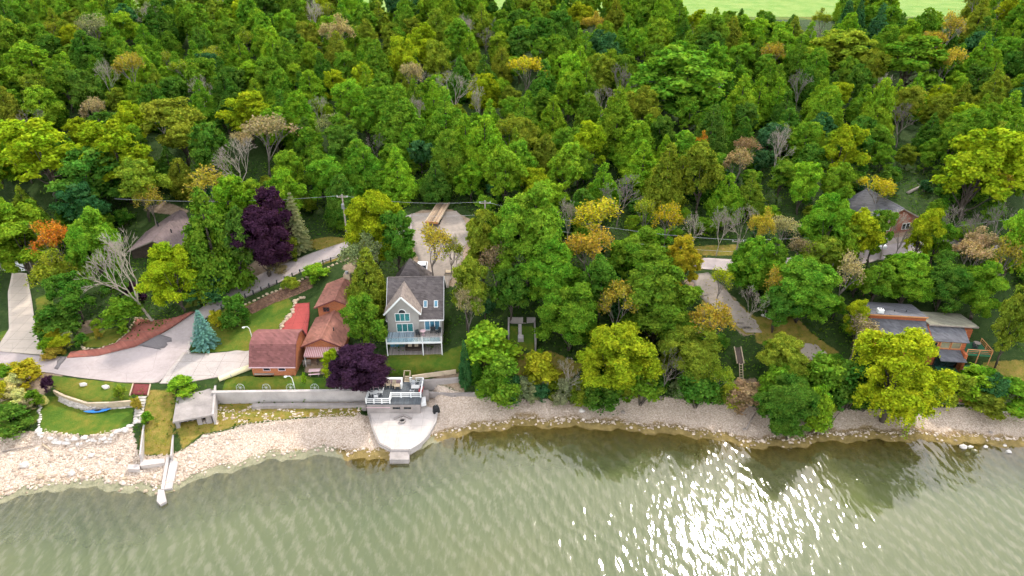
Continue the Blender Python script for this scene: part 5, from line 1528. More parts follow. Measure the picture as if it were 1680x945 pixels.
# --- trees and shrubs of the lower ground, each with its own place
SHORE_TREES = [
 ('broad', 30, 335, 452, 120, 'bright', 'bright green broad tree beside the top of the concrete driveway'),
 ('sparse', 102, 368, 470, 70, 'orange', 'thin tree with an orange top near the concrete driveway'),
 ('sparse', 88, 415, 512, 78, 'olive', 'thin-leaved olive tree with grey twigs beside the concrete driveway lawn'),
 ('broad', 155, 350, 478, 78, 'green', 'green tree between the orange-topped tree and the mauve roof'),
 ('broad', 122, 450, 532, 66, 'dark', 'dark green tree behind the golden garden shrubs'),
 ('broad', 182, 446, 508, 46, 'dark', 'small green tree behind the leaning bare tree'),
 ('bare', 226, 376, 527, 130, 'tan', 'large pale bare tree leaning over the red brick apron'),
 ('broad', 286, 400, 512, 92, 'lime', 'lime green round tree at the corner of the brick apron'),
 ('cedar', 342, 316, 478, 108, 'green', 'tall pointed green tree in front of the mauve-roofed house'),
 ('broad', 385, 345, 470, 60, 'dark', 'dark green tree wedged between the pointed green tree and the plum tree'),
 ('shrub', 350, 440, 488, 75, 'deep', 'deep green shrub under the tall pointed green tree'),
 ('broad', 430, 345, 455, 86, 'purple', 'large plum-purple tree above the lane'),
 ('broad', 452, 310, 425, 66, 'purple', 'taller plum-purple tree behind the large one above the lane'),
 ('spruce', 482, 318, 412, 46, 'sage', 'slim silver-grey spruce beside the plum-purple trees'),
 ('shrub', 476, 388, 425, 36, 'olive', 'olive shrub at the foot of the slim silver spruce'),
 ('shrub', 455, 425, 446, 30, 'brown', 'low brown bush on the bank below the plum trees'),
 ('broad', 612, 318, 440, 88, 'lime', 'lime green tree beside the utility pole with the grey transformer'),
 ('broad', 652, 345, 450, 62, 'dark', 'dark green tree between the lime tree and the gravel parking'),
 ('sparse', 592, 385, 478, 66, 'sage', 'grey thin-leaved tree above the brick house chimney'),
 ('cedar', 603, 412, 515, 68, 'olive', 'yellowish cedar between the brick house roof and the grey house'),
 ('broad', 596, 484, 582, 72, 'green', 'plump green tree beside the striped awning'),
 ('broad', 586, 563, 643, 92, 'purple', 'low spreading plum-purple tree behind the boat deck'),
 ('shrub', 546, 576, 612, 34, 'lime', 'yellow-green shrub beside the low plum-purple tree'),
 ('sparse', 706, 372, 462, 68, 'gold', 'slender orange-gold tree standing in the gravel parking'),
 ('bare', 748, 380, 448, 36, 'brown', 'small bare tree at the edge of the gravel parking'),
 ('broad', 790, 348, 470, 62, 'olive', 'tree with a golden-green top beside the gravel parking'),
 ('broad', 868, 308, 470, 112, 'green', 'big rounded green tree downhill of the second utility pole'),
 ('sparse', 816, 402, 490, 62, 'brown', 'thin brown tree with fanned bare twigs beside the big rounded green tree'),
 ('broad', 765, 425, 545, 66, 'olive', 'olive tree beside the wooden staircase of the grey house'),
 ('sparse', 768, 470, 560, 50, 'tan', 'tan vine-hung tree between the grey house and the ruined foundation'),
 ('broad', 900, 395, 515, 96, 'green', 'green tree uphill of the ruined foundation'),
 ('broad', 838, 440, 530, 60, 'dark', 'dark green tree right behind the ruined foundation'),
 ('broad', 935, 470, 575, 92, 'green', 'green tree just right of the ruined foundation'),
 ('sparse', 1012, 466, 565, 72, 'gold', 'sparse golden tree in the thicket right of the ruined foundation'),
 ('sparse', 986, 330, 420, 92, 'yellow', 'wide yellow and orange tree below the wires'),
 ('sparse', 968, 384, 490, 82, 'gold', 'golden tree fanning bare lower branches below the wide yellow tree'),
 ('sparse', 1092, 333, 412, 48, 'yellow', 'narrow clear yellow tree beside the wires'),
 ('sparse', 1055, 325, 408, 38, 'olive', 'narrow olive tree between the two yellow trees by the wires'),
 ('bare', 932, 322, 405, 44, 'brown', 'bare tree left of the wide yellow tree'),
 ('bare', 1135, 345, 425, 36, 'brown', 'bare tree right of the narrow yellow tree'),
 ('bare', 1182, 338, 420, 50, 'brown', 'bare reddish tree above the woodland road, left of two'),
 ('bare', 1218, 332, 422, 52, 'brown', 'bare reddish tree above the woodland road, right of two'),
 ('sparse', 1246, 338, 432, 42, 'gold', 'upright golden-tan tree above the woodland road'),
 ('sparse', 1282, 355, 428, 48, 'tan', 'rounded tan tree above the woodland road bend'),
 ('broad', 1124, 394, 478, 64, 'yellow', 'yellow-lime rounded tree at the head of the gravel track'),
 ('broad', 1050, 380, 475, 84, 'green', 'green tree left of the yellow-lime rounded tree'),
 ('broad', 1078, 438, 560, 118, 'green', 'large green tree beside the gravel track'),
 ('broad', 985, 420, 530, 60, 'dark', 'dark tree under the fanned golden tree'),
 ('sparse', 1180, 440, 508, 38, 'lime', 'young lime tree on thin stems beside the gravel track'),
 ('broad', 1238, 395, 490, 66, 'green', 'green tree standing below the woodland road'),
 ('bare', 1232, 470, 540, 44, 'brown', 'small bare tree on the edge of the gravel track'),
 ('sparse', 1262, 440, 520, 42, 'gold', 'thin golden tree between gravel track and woodland road'),
 ('broad', 1318, 430, 530, 104, 'green', 'broad green tree above the gravel pad'),
 ('broad', 1275, 470, 545, 70, 'dark', 'dark tree at the foot of the gravel track'),
 ('sparse', 1382, 418, 508, 56, 'tan', 'tan-leaved tree right of the broad green tree above the gravel pad'),
 ('sparse', 1166, 498, 600, 86, 'gold', 'orange-gold tree left of the gravel track foot'),
 ('broad', 1135, 535, 630, 96, 'olive', 'olive tree below the orange-gold tree'),
 ('broad', 1010, 540, 655, 122, 'lime', 'wide lime green tree arching over the pebble beach'),
 ('bare', 1092, 565, 657, 62, 'tan', 'bare pale-trunked tree at the back of the pebble beach'),
 ('bare', 930, 590, 660, 56, 'brown', 'bare grey brush at the back of the pebble beach'),
 ('shrub', 886, 583, 640, 62, 'yellow', 'yellow-green weedy shrub below the ruined foundation'),
 ('shrub', 822, 590, 655, 66, 'green', 'green shrub on the bank above the driftwood'),
 ('shrub', 802, 540, 606, 84, 'bright', 'bright green shrub mass beside the ruined foundation'),
 ('cedar', 762, 560, 632, 22, 'deep', 'dark narrow columnar cedar at the end of the lawn'),
 ('cedar', 778, 575, 625, 24, 'dark', 'second narrow columnar cedar beside the lawn end'),
 ('shrub', 878, 575, 618, 24, 'green', 'small green shrub in front of the ruined foundation'),
 ('shrub', 985, 610, 668, 60, 'dark', 'dark green shrub under the wide lime tree'),
 ('shrub', 1050, 600, 664, 56, 'green', 'green shrub between the wide lime tree and the pale bare trunk'),
 ('shrub', 1140, 610, 668, 62, 'dark', 'dark green bush right of the bare pale-trunked tree'),
 ('sparse', 1176, 590, 662, 52, 'olive', 'thin olive tree above the beach near the wooden ladder'),
 ('shrub', 1216, 632, 668, 56, 'brown', 'heap of brown brush at the foot of the wooden ladder'),
 ('broad', 1285, 555, 630, 74, 'olive', 'olive tree on the bank below the gravel pad'),
 ('shrub', 1262, 600, 670, 50, 'green', 'green shrub on the bank right of the wooden ladder'),
 ('broad', 1296, 618, 712, 88, 'dark', 'green tree leaning out over the pebble beach to the water'),
 ('shrub', 1335, 640, 706, 50, 'bright', 'bright green shrub beside the tree leaning over the beach'),
 ('shrub', 1345, 590, 655, 64, 'green', 'green shrub below the gravel pad'),
 ('sparse', 1405, 520, 590, 66, 'tan', 'tan brushy tree left of the orange wooden house'),
 ('broad', 1408, 494, 570, 44, 'lime', 'lime green young tree touching the corner of the orange wooden house'),
 ('shrub', 1385, 590, 668, 66, 'dark', 'dark green shrub left of the yellow-green willow'),
 ('willow', 1474, 550, 690, 146, 'lime', 'huge yellow-green willow hanging over the beach'),
 ('shrub', 1600, 610, 648, 72, 'bright', 'clipped bright green hedge bush below the orange wooden house'),
 ('shrub', 1655, 630, 668, 70, 'green', 'green bank shrub beside the dark tarped box'),
 ('shrub', 1610, 645, 676, 60, 'olive', 'olive bank shrub hanging over the beach below the clipped hedge bush'),
 ('broad', 1662, 470, 605, 60, 'olive', 'yellow-green tree at the far end of the orange house lawn'),
 ('broad', 1612, 430, 525, 86, 'green', 'green tree behind the orange house balcony'),
 ('broad', 1552, 420, 510, 74, 'dark', 'dark green tree behind the olive roof'),
 ('broad', 1490, 418, 500, 76, 'bright', 'bright green tree behind the long grey roof'),
 ('broad', 1412, 345, 440, 64, 'lime', 'lime tree left of the red brick house'),
 ('broad', 1360, 322, 435, 80, 'green', 'green tree above the woodland road left of the red brick house'),
 ('broad', 1350, 390, 470, 62, 'olive', 'olive tree on the lower side of the woodland road'),
 ('bare', 1458, 340, 425, 62, 'tan', 'pale bare tree in front of the red brick house'),
 ('broad', 1512, 345, 440, 56, 'lime', 'lime tree right of the red brick house'),
 ('bare', 1562, 332, 420, 58, 'brown', 'bare reddish fan-shaped tree right of the red brick house'),
 ('bare', 1598, 345, 430, 52, 'brown', 'second bare reddish tree right of the red brick house'),
 ('sparse', 1582, 395, 475, 68, 'tan', 'tan thin-leaved tree above the olive roof'),
 ('bare', 1640, 330, 420, 50, 'brown', 'bare brown tree near the edge of the wood by the woodland road'),
 ('sparse', 1640, 385, 480, 60, 'gold', 'golden thin tree behind the balcony'),
 ('broad', 1668, 345, 470, 60, 'bright', 'bright green tree at the end of the woodland road'),
 ('broad', 1440, 430, 505, 50, 'green', 'green tree beside the maroon garden stair'),
 ('broad', 1226, 402, 470, 48, 'dark', 'dark tree hiding the woodland road right of its pole'),
 ('broad', 1268, 396, 464, 50, 'green', 'green tree hiding the middle of the woodland road'),
 ('sparse', 1338, 396, 466, 52, 'olive', 'thin olive tree before the woodland road bend'),
 ('broad', 1392, 372, 452, 50, 'bright', 'bright tree before the yard of the red brick house'),
 ('broad', 1538, 365, 440, 52, 'green', 'green tree before the road right of the red brick house'),
 ('sparse', 1612, 372, 446, 54, 'tan', 'tan twiggy tree before the road beyond the red brick house'),
 ('bare', 1480, 350, 430, 48, 'brown', 'second bare tree in front of the red brick house'),
 ('broad', 1436, 345, 436, 46, 'green', 'green tree before the left corner of the red brick house'),
 ('sparse', 738, 392, 452, 46, 'olive', 'thin olive tree on the edge of the gravel parking'),
 ('sparse', 1310, 392, 455, 46, 'brown', 'brown twiggy tree on the woodland road edge'),
]
for row in SHORE_TREES:
    lean = -.28 if 'leaning over the red' in row[6] else .12 if 'leaning out' in row[6] else 0
    plant_px(*row[:7], lean=lean, variant=0 if 'leaning over the red' in row[6] else None)
WOOD_TREES = [
 ('broad', 38, 68, 84, 14, 'bright', 'bright green billowing tree high in the wood near the photo edge'),
 ('broad', 50, 198, 140, 17, 'lime', 'huge lime-yellow tree in the wood by the photo edge'),
 ('broad', 178, 200, 120, 17, 'lime', 'second huge lime-yellow tree in the wood beside the first'),
 ('broad', 130, 245, 110, 14, 'dark', 'dark green tree below the two huge lime-yellow trees'),
 ('broad', 218, 262, 80, 13, 'olive', 'olive tree tucked below the second huge lime-yellow tree'),
 ('broad', 284, 162, 96, 15, 'olive', 'rounded olive tree on bare grey stems above the dead pale tree'),
 ('sparse', 426, 190, 84, 14, 'tan', 'grey-tan half-bare tree above the plum-purple trees'),
 ('bare', 378, 225, 98, 14, 'tan', 'large dead pale tree with spreading bare limbs above the plum-purple trees'),
 ('sparse', 326, 277, 78, 11, 'gold', 'golden-tan round tree above the mauve roof'),
 ('sparse', 206, 86, 56, 12, 'gold', 'golden-brown tree with grey twigs below it high in the wood'),
 ('bare', 165, 94, 34, 12, 'tan', 'thin bare grey tree beside the golden-brown one high in the wood'),
 ('bare', 240, 0, 46, 12, 'brown', 'bare reddish-brown tree at the top edge of the wood'),
 ('bare', 515, 0, 60, 12, 'tan', 'bare grey tree with wide twigs at the top edge of the wood'),
 ('broad', 400, 150, 86, 13, 'lime', 'yellow-green tree uphill of the grey-tan half-bare tree'),
 ('cedar', 652, 140, 82, 15, 'green', 'large pointed green cedar in the middle of the wood'),
 ('sparse', 862, 92, 66, 12, 'yellow', 'yellow tree with orange tips in the middle of the wood'),
 ('sparse', 675, 102, 42, 12, 'tan', 'tan fuzzy tree uphill of the large pointed cedar'),
 ('bare', 782, 138, 40, 12, 'tan', 'tan bare-topped tree left of the yellow tree in the wood'),
 ('broad', 1130, 82, 156, 17, 'green', 'very broad domed green tree below the far field'),
 ('broad', 1385, 50, 104, 14, 'olive', 'broad golden-green tree below the far field'),
 ('broad', 1505, 60, 126, 15, 'green', 'broad green tree with dark hollows right of the golden-green one'),
 ('sparse', 1560, 80, 60, 13, 'gold', 'orange-tinged tree beside the broad green tree with dark hollows'),
 ('bare', 1286, 200, 48, 13, 'tan', 'white bare dead tree standing out in the wood'),
 ('broad', 1158, 232, 66, 14, 'olive', 'olive tree on a pale forked stem in the wood'),
 ('sparse', 1152, 214, 26, 9, 'orange', 'tree with one orange tuft above the olive forked tree'),
 ('broad', 1390, 205, 72, 13, 'lime', 'yellow-green tree with white dead stubs right of the white dead tree'),
 ('broad', 1625, 212, 128, 17, 'lime', 'large yellow-green tree at the right end of the wood'),
 ('cedar', 1395, 2, 26, 13, 'deep', 'dark pointed conifer standing against the far field, left of the pair'),
 ('cedar', 1416, 0, 28, 13, 'deep', 'dark pointed conifer standing against the far field, right of the pair'),
 ('cedar', 1450, 8, 44, 13, 'deep', 'wide dark conifer just right of the pointed pair by the far field'),
 ('bare', 1318, 112, 44, 11, 'brown', 'dark tangled bare tree in a hollow of the wood'),
 ('sparse', 1450, 292, 60, 8, 'yellow', 'yellow tree at the edge of the grassy clearing'),
 ('broad', 118, 300, 70, 11, 'deep', 'deep green tree uphill of the orange-topped tree'),
 ('sparse', 238, 305, 44, 9, 'gold', 'small golden tree at the corner of the mauve roof'),
 ('cedar', 1455, 130, 50, 14, 'bright', 'bright pointed tree above the grassy clearing'),
]
for row in WOOD_TREES:
    plant_top(*row)
N_HAND = len(TREES)

# --- the rest of the wood, spaced by crown size
NO_TREES = [gpoly(p) for p in ([(-100, 610), (0, 560), (10, 440), (55, 440), (100, 560), (230, 530), (300, 500), (400, 455), (500, 405), (560, 385), (690, 340), (780, 345), (780, 470), (600, 640), (-100, 720)],
            [(222, 340), (320, 340), (320, 420), (222, 420)], [(1415, 330), (1510, 330), (1510, 430), (1415, 430)])]
CLEAR = gpoly([(1430, 300), (1460, 258), (1520, 262), (1535, 300), (1500, 330)])
labels_seen = set()
MARKS = [(38, 100, 'the bright billowing tree'), (120, 235, 'the huge lime-yellow trees'), (284, 200, 'the grey-stemmed olive tree'), (378, 270, 'the dead pale tree'), (206, 110, 'the golden-brown tree'),
         (240, 15, 'the reddish bare tree'), (515, 15, 'the wide grey bare tree'), (652, 190, 'the large pointed cedar'), (862, 120, 'the orange-tipped yellow tree'),
         (1130, 140, 'the domed green tree'), (1385, 75, 'the golden-green tree'), (1505, 100, 'the hollowed broad tree'), (1286, 235, 'the white dead tree'),
         (1158, 265, 'the forked olive tree'), (1625, 270, 'the yellow-green end tree'), (1450, 50, 'the field-edge conifers'), (1480, 285, 'the grassy clearing'),
         (715, 345, 'the flatbed trailer'), (570, 330, 'the transformer pole'), (795, 335, 'the second utility pole'), (480, 340, 'the silver spruce'), (985, 340, 'the wide yellow tree'),
         (1245, 350, 'the upright golden-tan tree'), (1465, 350, 'the red brick house'), (270, 360, 'the mauve roof'), (426, 215, 'the half-bare tree'), (782, 150, 'the bare-topped tan tree'),
         (1318, 130, 'the tangled bare tree'), (620, 20, 'the wood top above the cedar'), (1640, 25, 'the corner beyond the field'), (1655, 130, 'the high right photo edge'), (1560, 170, 'the slope above the clearing'), (1230, 60, 'the field corner'), (20, 20, 'the high left photo corner'), (740, 40, 'the top of the middle wood'), (1210, 160, 'the hollow behind the dome tree'), (560, 130, 'the slope beside the cedar'), (980, 200, 'the slope behind the yellow tree'), (500, 230, 'the slope behind the pole'), (1000, 40, 'the wood top beside the field')]
ORD = ['nearest', 'second', 'third', 'fourth', 'fifth', 'sixth', 'seventh', 'eighth', 'ninth', 'tenth', 'eleventh', 'twelfth', 'thirteenth', 'fourteenth', 'fifteenth', 'sixteenth', 'seventeenth', 'eighteenth', 'nineteenth', 'twentieth', 'twenty-first', 'twenty-second', 'twenty-third', 'twenty-fourth', 'twenty-fifth', 'twenty-sixth']
cand = []
fr = random.Random(5)
spots = [(t[0], t[1], t[2]) for t in TREES]
for _ in range(9000):
    y = 118 + (268 - 118) * fr.random() ** .9
    x = fr.uniform(-1, 1) * (y * .82 + 12)
    rad = fr.uniform(2.7, 4.4) * (1.0 if y < 190 else 1.08)
    if fr.random() < .12: rad *= 1.25
    ok = all((x - a) ** 2 + (y - b) ** 2 > ((rad + c) * .74) ** 2 for a, b, c in spots)
    if not ok: continue
    z = gz(x, y)
    kind_noise = math.sin(x * .045 + 1.0) * math.cos(y * .05) + .6 * math.sin(x * .11 - y * .07)
    k = fr.random()
    kind = 'cedar' if k < .42 + .18 * kind_noise else 'broad' if k < .92 else 'sparse' if k < .965 else 'bare'
    h = rad * fr.uniform(2.5, 3.2) if kind != 'cedar' else rad * fr.uniform(2.5, 3.3)
    
    h = min(h, 14.5)
    px, top, dep = project(x, y, z + h)
    pb = project(x, y, z)[1]
    if px < -35 or px > 1715 or top < -34 or top > 350: 
        continue
    if y > 256 and px < 1000: continue
    if (1125 < px < 1385 or 1470 < px < 1600) and top < 13: continue
    if poly_sd(CLEAR, np.array([x]), np.array([y]))[0] < rad * .6: continue
    if any(poly_sd(p, np.array([x]), np.array([y]))[0] < rad * .7 for p in NO_TREES): continue
    spots.append((x, y, rad))
    cand.append((kind, x, y, rad, h, px, top, pb))
def pick_colour(kind, x, y):
    k = fr.random() + .16 * math.sin(x * .06 + y * .05)
    if kind == 'cedar':
        return 'dark' if k < .18 else 'green' if k < .60 else 'bright' if k < .86 else 'olive'
    if kind == 'broad':
        return 'deep' if k < .06 else 'dark' if k < .24 else 'green' if k < .58 else 'bright' if k < .80 else 'olive' if k < .93 else 'lime'
    return fr.choice(['olive', 'olive', 'tan', 'olive', 'brown', 'gold', 'sage'])
rows = []
for (kind, x, y, rad, h, px, top, pb) in cand:
    cy = top + (pb - top) * .35
    best = min(MARKS, key=lambda m: (m[0] - px) ** 2 + ((m[1] - cy) * 1.3) ** 2)
    dx, dy = px - best[0], cy - best[1]
    dist = math.hypot(dx, dy)
    a = math.degrees(math.atan2(-dy, dx)) % 360
    direc = ['right of', 'up right of', 'above', 'up left of', 'left of', 'down left of', 'below', 'down right of'][int((a + 22.5) // 45) % 8]
    rows.append([best[2], direc, dist, kind, x, y, rad, h])
groups = {}
for r_ in rows: groups.setdefault((r_[0], r_[1]), []).append(r_)
SHAPE = {'cedar': 'pointed cedar', 'broad': 'round-crowned tree', 'sparse': 'thin-leaved tree', 'bare': 'bare tree'}
for (mk, direc), lst in groups.items():
    lst.sort(key=lambda q: q[2])
    for i, (_m, _d, dist, kind, x, y, rad, h) in enumerate(lst):
        c = pick_colour(kind, x, y)
        word = (CWORD[c] + ' ' if kind != 'bare' else 'grey ')
        rank = (ORD[min(i, 25)] + ' one ' if len(lst) > 1 else '') 
        plant(kind, x, y, rad, h, c, f'{word}{SHAPE[kind]}, {rank}{direc} {mk}', 'trees of the wooded slope')

# --- young trees and bushes filling the thickets of the lower slope
LOW_MARKS = [(855, 550, 'the ruined foundation'), (1190, 500, 'the gravel track'), (1335, 580, 'the gravel pad'), (1475, 620, 'the willow'), (1010, 600, 'the wide lime tree'), (1217, 610, 'the wooden ladder'),
             (1202, 420, 'the woodland road pole'), (1465, 390, 'the red brick house'), (735, 465, 'the wooden staircase'), (868, 390, 'the big rounded tree'), (986, 370, 'the wide yellow tree'), (1078, 500, 'the large track-side tree'),
             (1318, 480, 'the broad tree above the pad'), (1430, 480, 'the maroon stair'), (1550, 460, 'the olive roof'), (1650, 560, 'the far lawn'), (1124, 430, 'the yellow-lime rounded tree'), (1092, 620, 'the pale bare trunk'),
             (1580, 410, 'the reddish bare trees'), (1150, 580, 'the orange-gold tree'), (1300, 670, 'the tree leaning over the beach'), (60, 400, 'the orange-topped tree'), (160, 470, 'the leaning bare tree'), (380, 420, 'the plum trees'),
             (520, 360, 'the silver spruce'), (640, 400, 'the lime tree by the pole'), (300, 320, 'the mauve roof'), (715, 330, 'the flatbed trailer')]
KEEP_OUT = NO_TREES[1:] + PAVED + [gpoly(q) for q in ([(615, 605), (615, 430), (750, 430), (770, 605)], [(660, 345), (690, 338), (745, 336), (780, 362), (780, 425), (750, 480), (690, 480), (670, 410)], [(700, 350), (712, 325), (745, 325), (728, 370)], [(1110, 400), (1230, 400), (1230, 450), (1110, 450)],
            [(1235, 550), (1240, 515), (1300, 512), (1335, 545), (1385, 580), (1310, 604)], [(790, 620), (790, 570), (905, 570), (960, 600), (940, 640)], [(1200, 585), (1232, 585), (1240, 640), (1200, 640)])]
cell = []
for _ in range(9000):
    x = fr.uniform(-92, 92); y = fr.uniform(80, 142)
    rad = fr.uniform(1.3, 2.6)
    z0 = None
    if any((x - a) ** 2 + (y - b) ** 2 < (rad + c) ** 2 * .62 for a, b, c in cell): continue
    if any((x - a) ** 2 + (y - b) ** 2 < (c * .45) ** 2 for a, b, c in spots): continue
    if y < float(back_y(x)) + 2.2: continue
    z0 = gz(x, y)
    px, py, _q = project(x, y, z0 + 1.5)
    if px < -20 or px > 1700 or (px < 640 and py > 395) or (px < 560 and 560 > py > 350 and px > 380): continue
    if any(poly_sd(q, np.array([x]), np.array([y]))[0] < rad * .75 for q in KEEP_OUT): continue
    cell.append((x, y, rad))
    if len(cell) >= 215: break
lrows = {}
for (x, y, rad) in cell:
    px, py, _q = project(x, y, gz(x, y) + 1.5)
    best = min(LOW_MARKS, key=lambda m: (m[0] - px) ** 2 + ((m[1] - py) * 1.3) ** 2)
    dx, dy = px - best[0], py - best[1]
    a = math.degrees(math.atan2(-dy, dx)) % 360
    direc = ['right of', 'up right of', 'above', 'up left of', 'left of', 'down left of', 'below', 'down right of'][int((a + 22.5) // 45) % 8]
    lrows.setdefault((best[2], direc), []).append((math.hypot(dx, dy), x, y, rad))
for (mk, direc), lst in lrows.items():
    lst.sort()
    for i, (_q, x, y, rad) in enumerate(lst):
        c = fr.choice(['green', 'dark', 'bright', 'green', 'olive', 'dark', 'green', 'deep'])
        tall = fr.random() < .4
        plant('shrub' if not tall else 'broad', x, y, rad, rad * (fr.uniform(1.2, 1.9) if not tall else fr.uniform(2.2, 3.0)), c,
              f"{'low' if not tall else 'young'} {CWORD[c]} thicket {'shrub' if not tall else 'tree'}, {ORD[min(i, 25)] + ' one ' if len(lst) > 1 else ''}{direc} {mk}", 'young growth in the lower thickets', name='young_tree' if tall else None)

# --- the ragged fringe of bushes along the back of the beach
fringe = [q for q in range(800, 1425, 21) if not (1080 < q < 1105 or 1200 < q < 1238)] + [1545, 1570, 1625, 1648, 1672]
bpx = np.array([q[0] for q in BACK_PX]); bpy_ = np.array([q[1] for q in BACK_PX])
for i, q in enumerate(fringe):
    base = float(np.interp(q, bpx, bpy_)) + fr.uniform(-5, 5)
    if q > 1500: base = fr.uniform(652, 668)
    c = fr.choice(['dark', 'green', 'dark', 'olive', 'green', 'deep', 'olive', 'sage'])
    nth = i + 1
    word = (ORD[1:] + ['twenty-seventh', 'twenty-eighth', 'twenty-ninth', 'thirtieth', 'thirty-first', 'thirty-second', 'thirty-third', 'thirty-fourth', 'thirty-fifth', 'thirty-sixth'])[nth - 2] if nth > 1 else 'first'
    plant_px('shrub', q + fr.uniform(-6, 6), base - fr.uniform(20, 46), base, fr.uniform(28, 46), c, f'{CWORD[c]} ragged bush at the beach edge, {word} from the blue barrel', 'bushes along the back of the beach')
# ------------------------------------------------------------------ walls, steps, boats, posts and other small things
def wall_run(name, label, pix, z_top, z_bot, th, mat, cat='retaining wall', cap=None):
    P_ = [at_z(a, b, z_top) for a, b in pix]
    t = thing(name, label, cat, (0, 0, 0))
    for i, (a, b) in enumerate(zip(P_[:-1], P_[1:])):
        zt = z_top
        a, b = Vector((*a, 0)), Vector((*b, 0))
        d = (b - a).normalized(); s_ = Vector((-d.y, d.x, 0)) * th
        e = d * .0
        MB().prism([(a - e)[:2], (b + e)[:2], (b + e + s_)[:2], (a - e + s_)[:2]], z_bot, zt).build('wall_section', mat, t)
        if cap:
            s2 = s_ * 1.15; o = s_ * -.08
            MB().prism([(a + o)[:2], (b + o)[:2], (b + o + s2)[:2], (a + o + s2)[:2]], zt + .002, zt + .12).build('coping', cap, t)
    return t
wall_run('retaining_wall', 'long pale concrete retaining wall between boathouse deck and concrete boathouse', [(347, 645), (390, 644.5), (434, 644), (477, 643.5), (520, 643), (561, 642.5), (602, 642)], 3.45, 1.2, .45, 'concrete', cap='concrete')
wall_run('lower_ledge', 'broken low concrete ledge below the long pale retaining wall', [(412, 667), (470, 666), (530, 666), (600, 665)], 1.95, .9, .7, 'old_concrete', 'ledge')
wall_run('block_wall', 'grey block wall right of the boathouse deck', [(694, 625), (728, 623), (762, 620)], 3.3, 1.4, .4, 'old_concrete')
wall_run('lawn_timber', 'pale timber edging at the front of the grey house lawn', [(676, 617), (710, 612), (748, 607)], 4.1, 3.4, .2, 'raw_wood', 'edging')
wall_run('beach_wall', 'low rough concrete wall on the beach edge right of the boathouse', [(702, 644), (740, 647), (782, 645)], 1.75, .8, .35, 'old_concrete')
wall_run('bank_wall', 'grey concrete remnant on the bank under the trees', [(855, 626), (900, 628)], 3.2, 2.0, .3, 'old_concrete')
wall_run('beach_kerb', 'narrow concrete kerb running down the bank to the white slabs', [(246, 640), (240, 670), (233, 705), (228, 746)], 2.2, .4, .2, 'concrete', 'kerb')
wall_run('bank_kerb', 'narrow concrete kerb between the boathouse corner and the jetty slab', [(284, 704), (281, 725), (279, 748)], 1.55, .4, .22, 'concrete', 'kerb')
wall_run('red_beach_wall', 'red brick wall stub on the beach below the clipped hedge bush', [(1545, 653), (1595, 655)], 1.9, .8, .4, 'red_brick')
wall_run('white_beach_wall', 'low white stone wall at the back of the far beach', [(1632, 668), (1690, 670)], 1.7, .7, .4, 'white_stone')

# shared stone meshes
STONE_MESH = {}
def stone_mesh(mat, i):
    key = (mat, i)
    if key not in STONE_MESH:
        STONE_MESH[key] = MB().rock(0, 0, 0, .5, .5, .5, 100 + i).mesh('stone', mat)
    return STONE_MESH[key]
def stone_row(name, label, pix, n, size, mat, cat, z=None, rows=1, flat=.7, jit=.12):
    t = thing(name, label, cat, (0, 0, 0))
    pts = resample([at_z(a, b, z) for a, b in pix] if z is not None else gpoly(pix), n)
    r = random.Random(name)
    for k in range(n):
        for q in range(rows):
            o = bpy.data.objects.new('stone', stone_mesh(mat, r.randrange(6))); COL.objects.link(o); o.parent = t
            xx, yy = pts[k] + np.array([r.uniform(-jit, jit), r.uniform(-jit, jit)])
            s_ = size * r.uniform(.75, 1.3)
            o.scale = (s_ * r.uniform(.9, 1.4), s_, s_ * flat)
            o.rotation_euler = (0, 0, r.uniform(0, 6.28))
            o.location = (xx, yy + q * .12, gz(xx, yy - .25) + s_ * flat * .2 + q * size * .5)
    return t
stone_row('stone_garden_wall', 'dry stone wall dividing the two small lawns', [(98, 655), (112, 662), (140, 670), (180, 668), (217, 665)], 34, .48, 'stone', 'stone wall', 2.3, 3, .8, .05)
wall_run('wall_timber', 'pale timber laid along the top of the dry stone wall', [(86, 641), (104, 650), (142, 662), (180, 661), (217, 658)], 3.15, 2.3, .3, 'raw_wood', 'timber')
stone_row('boulder_edging', 'row of white boulders edging the small lower lawn toward the beach', [(64, 708), (66, 716), (100, 720), (140, 721), (185, 717), (208, 706), (224, 692)], 44, .75, 'white_stone', 'boulder row', None, 1, .7, .25)
stone_row('garden_edging', 'line of pale stones between the flower garden and the lower lawn', [(72, 648), (66, 670), (64, 700)], 14, .42, 'white_stone', 'edging')
stone_row('apron_edging', 'curved low stone edging along the red brick apron', [(127, 562), (140, 573), (165, 572), (190, 563), (210, 545), (222, 522), (252, 525)], 38, .38, 'tan_stone', 'edging')
stone_row('patio_rockery', 'tan rocks edging the red patio of the brick house', [(500, 488), (484, 494), (481, 512), (470, 527), (460, 540), (457, 555)], 18, .75, 'tan_stone', 'rockery', None, 1, .9, .2)
stone_row('road_rockery', 'pale rocks along the lower edge of the lane above the brick bank', [(395, 503), (430, 487), (470, 471), (505, 454), (540, 438), (572, 424)], 26, .6, 'tan_stone', 'rockery')
stone_row('spruce_edging', 'stone border beside the blue spruce', [(311, 562), (308, 575), (313, 582)], 8, .4, 'stone', 'edging')
stone_row('track_edging', 'line of stones above the lower end of the gravel track', [(1250, 517), (1268, 523), (1285, 530)], 9, .6, 'white_stone', 'edging')
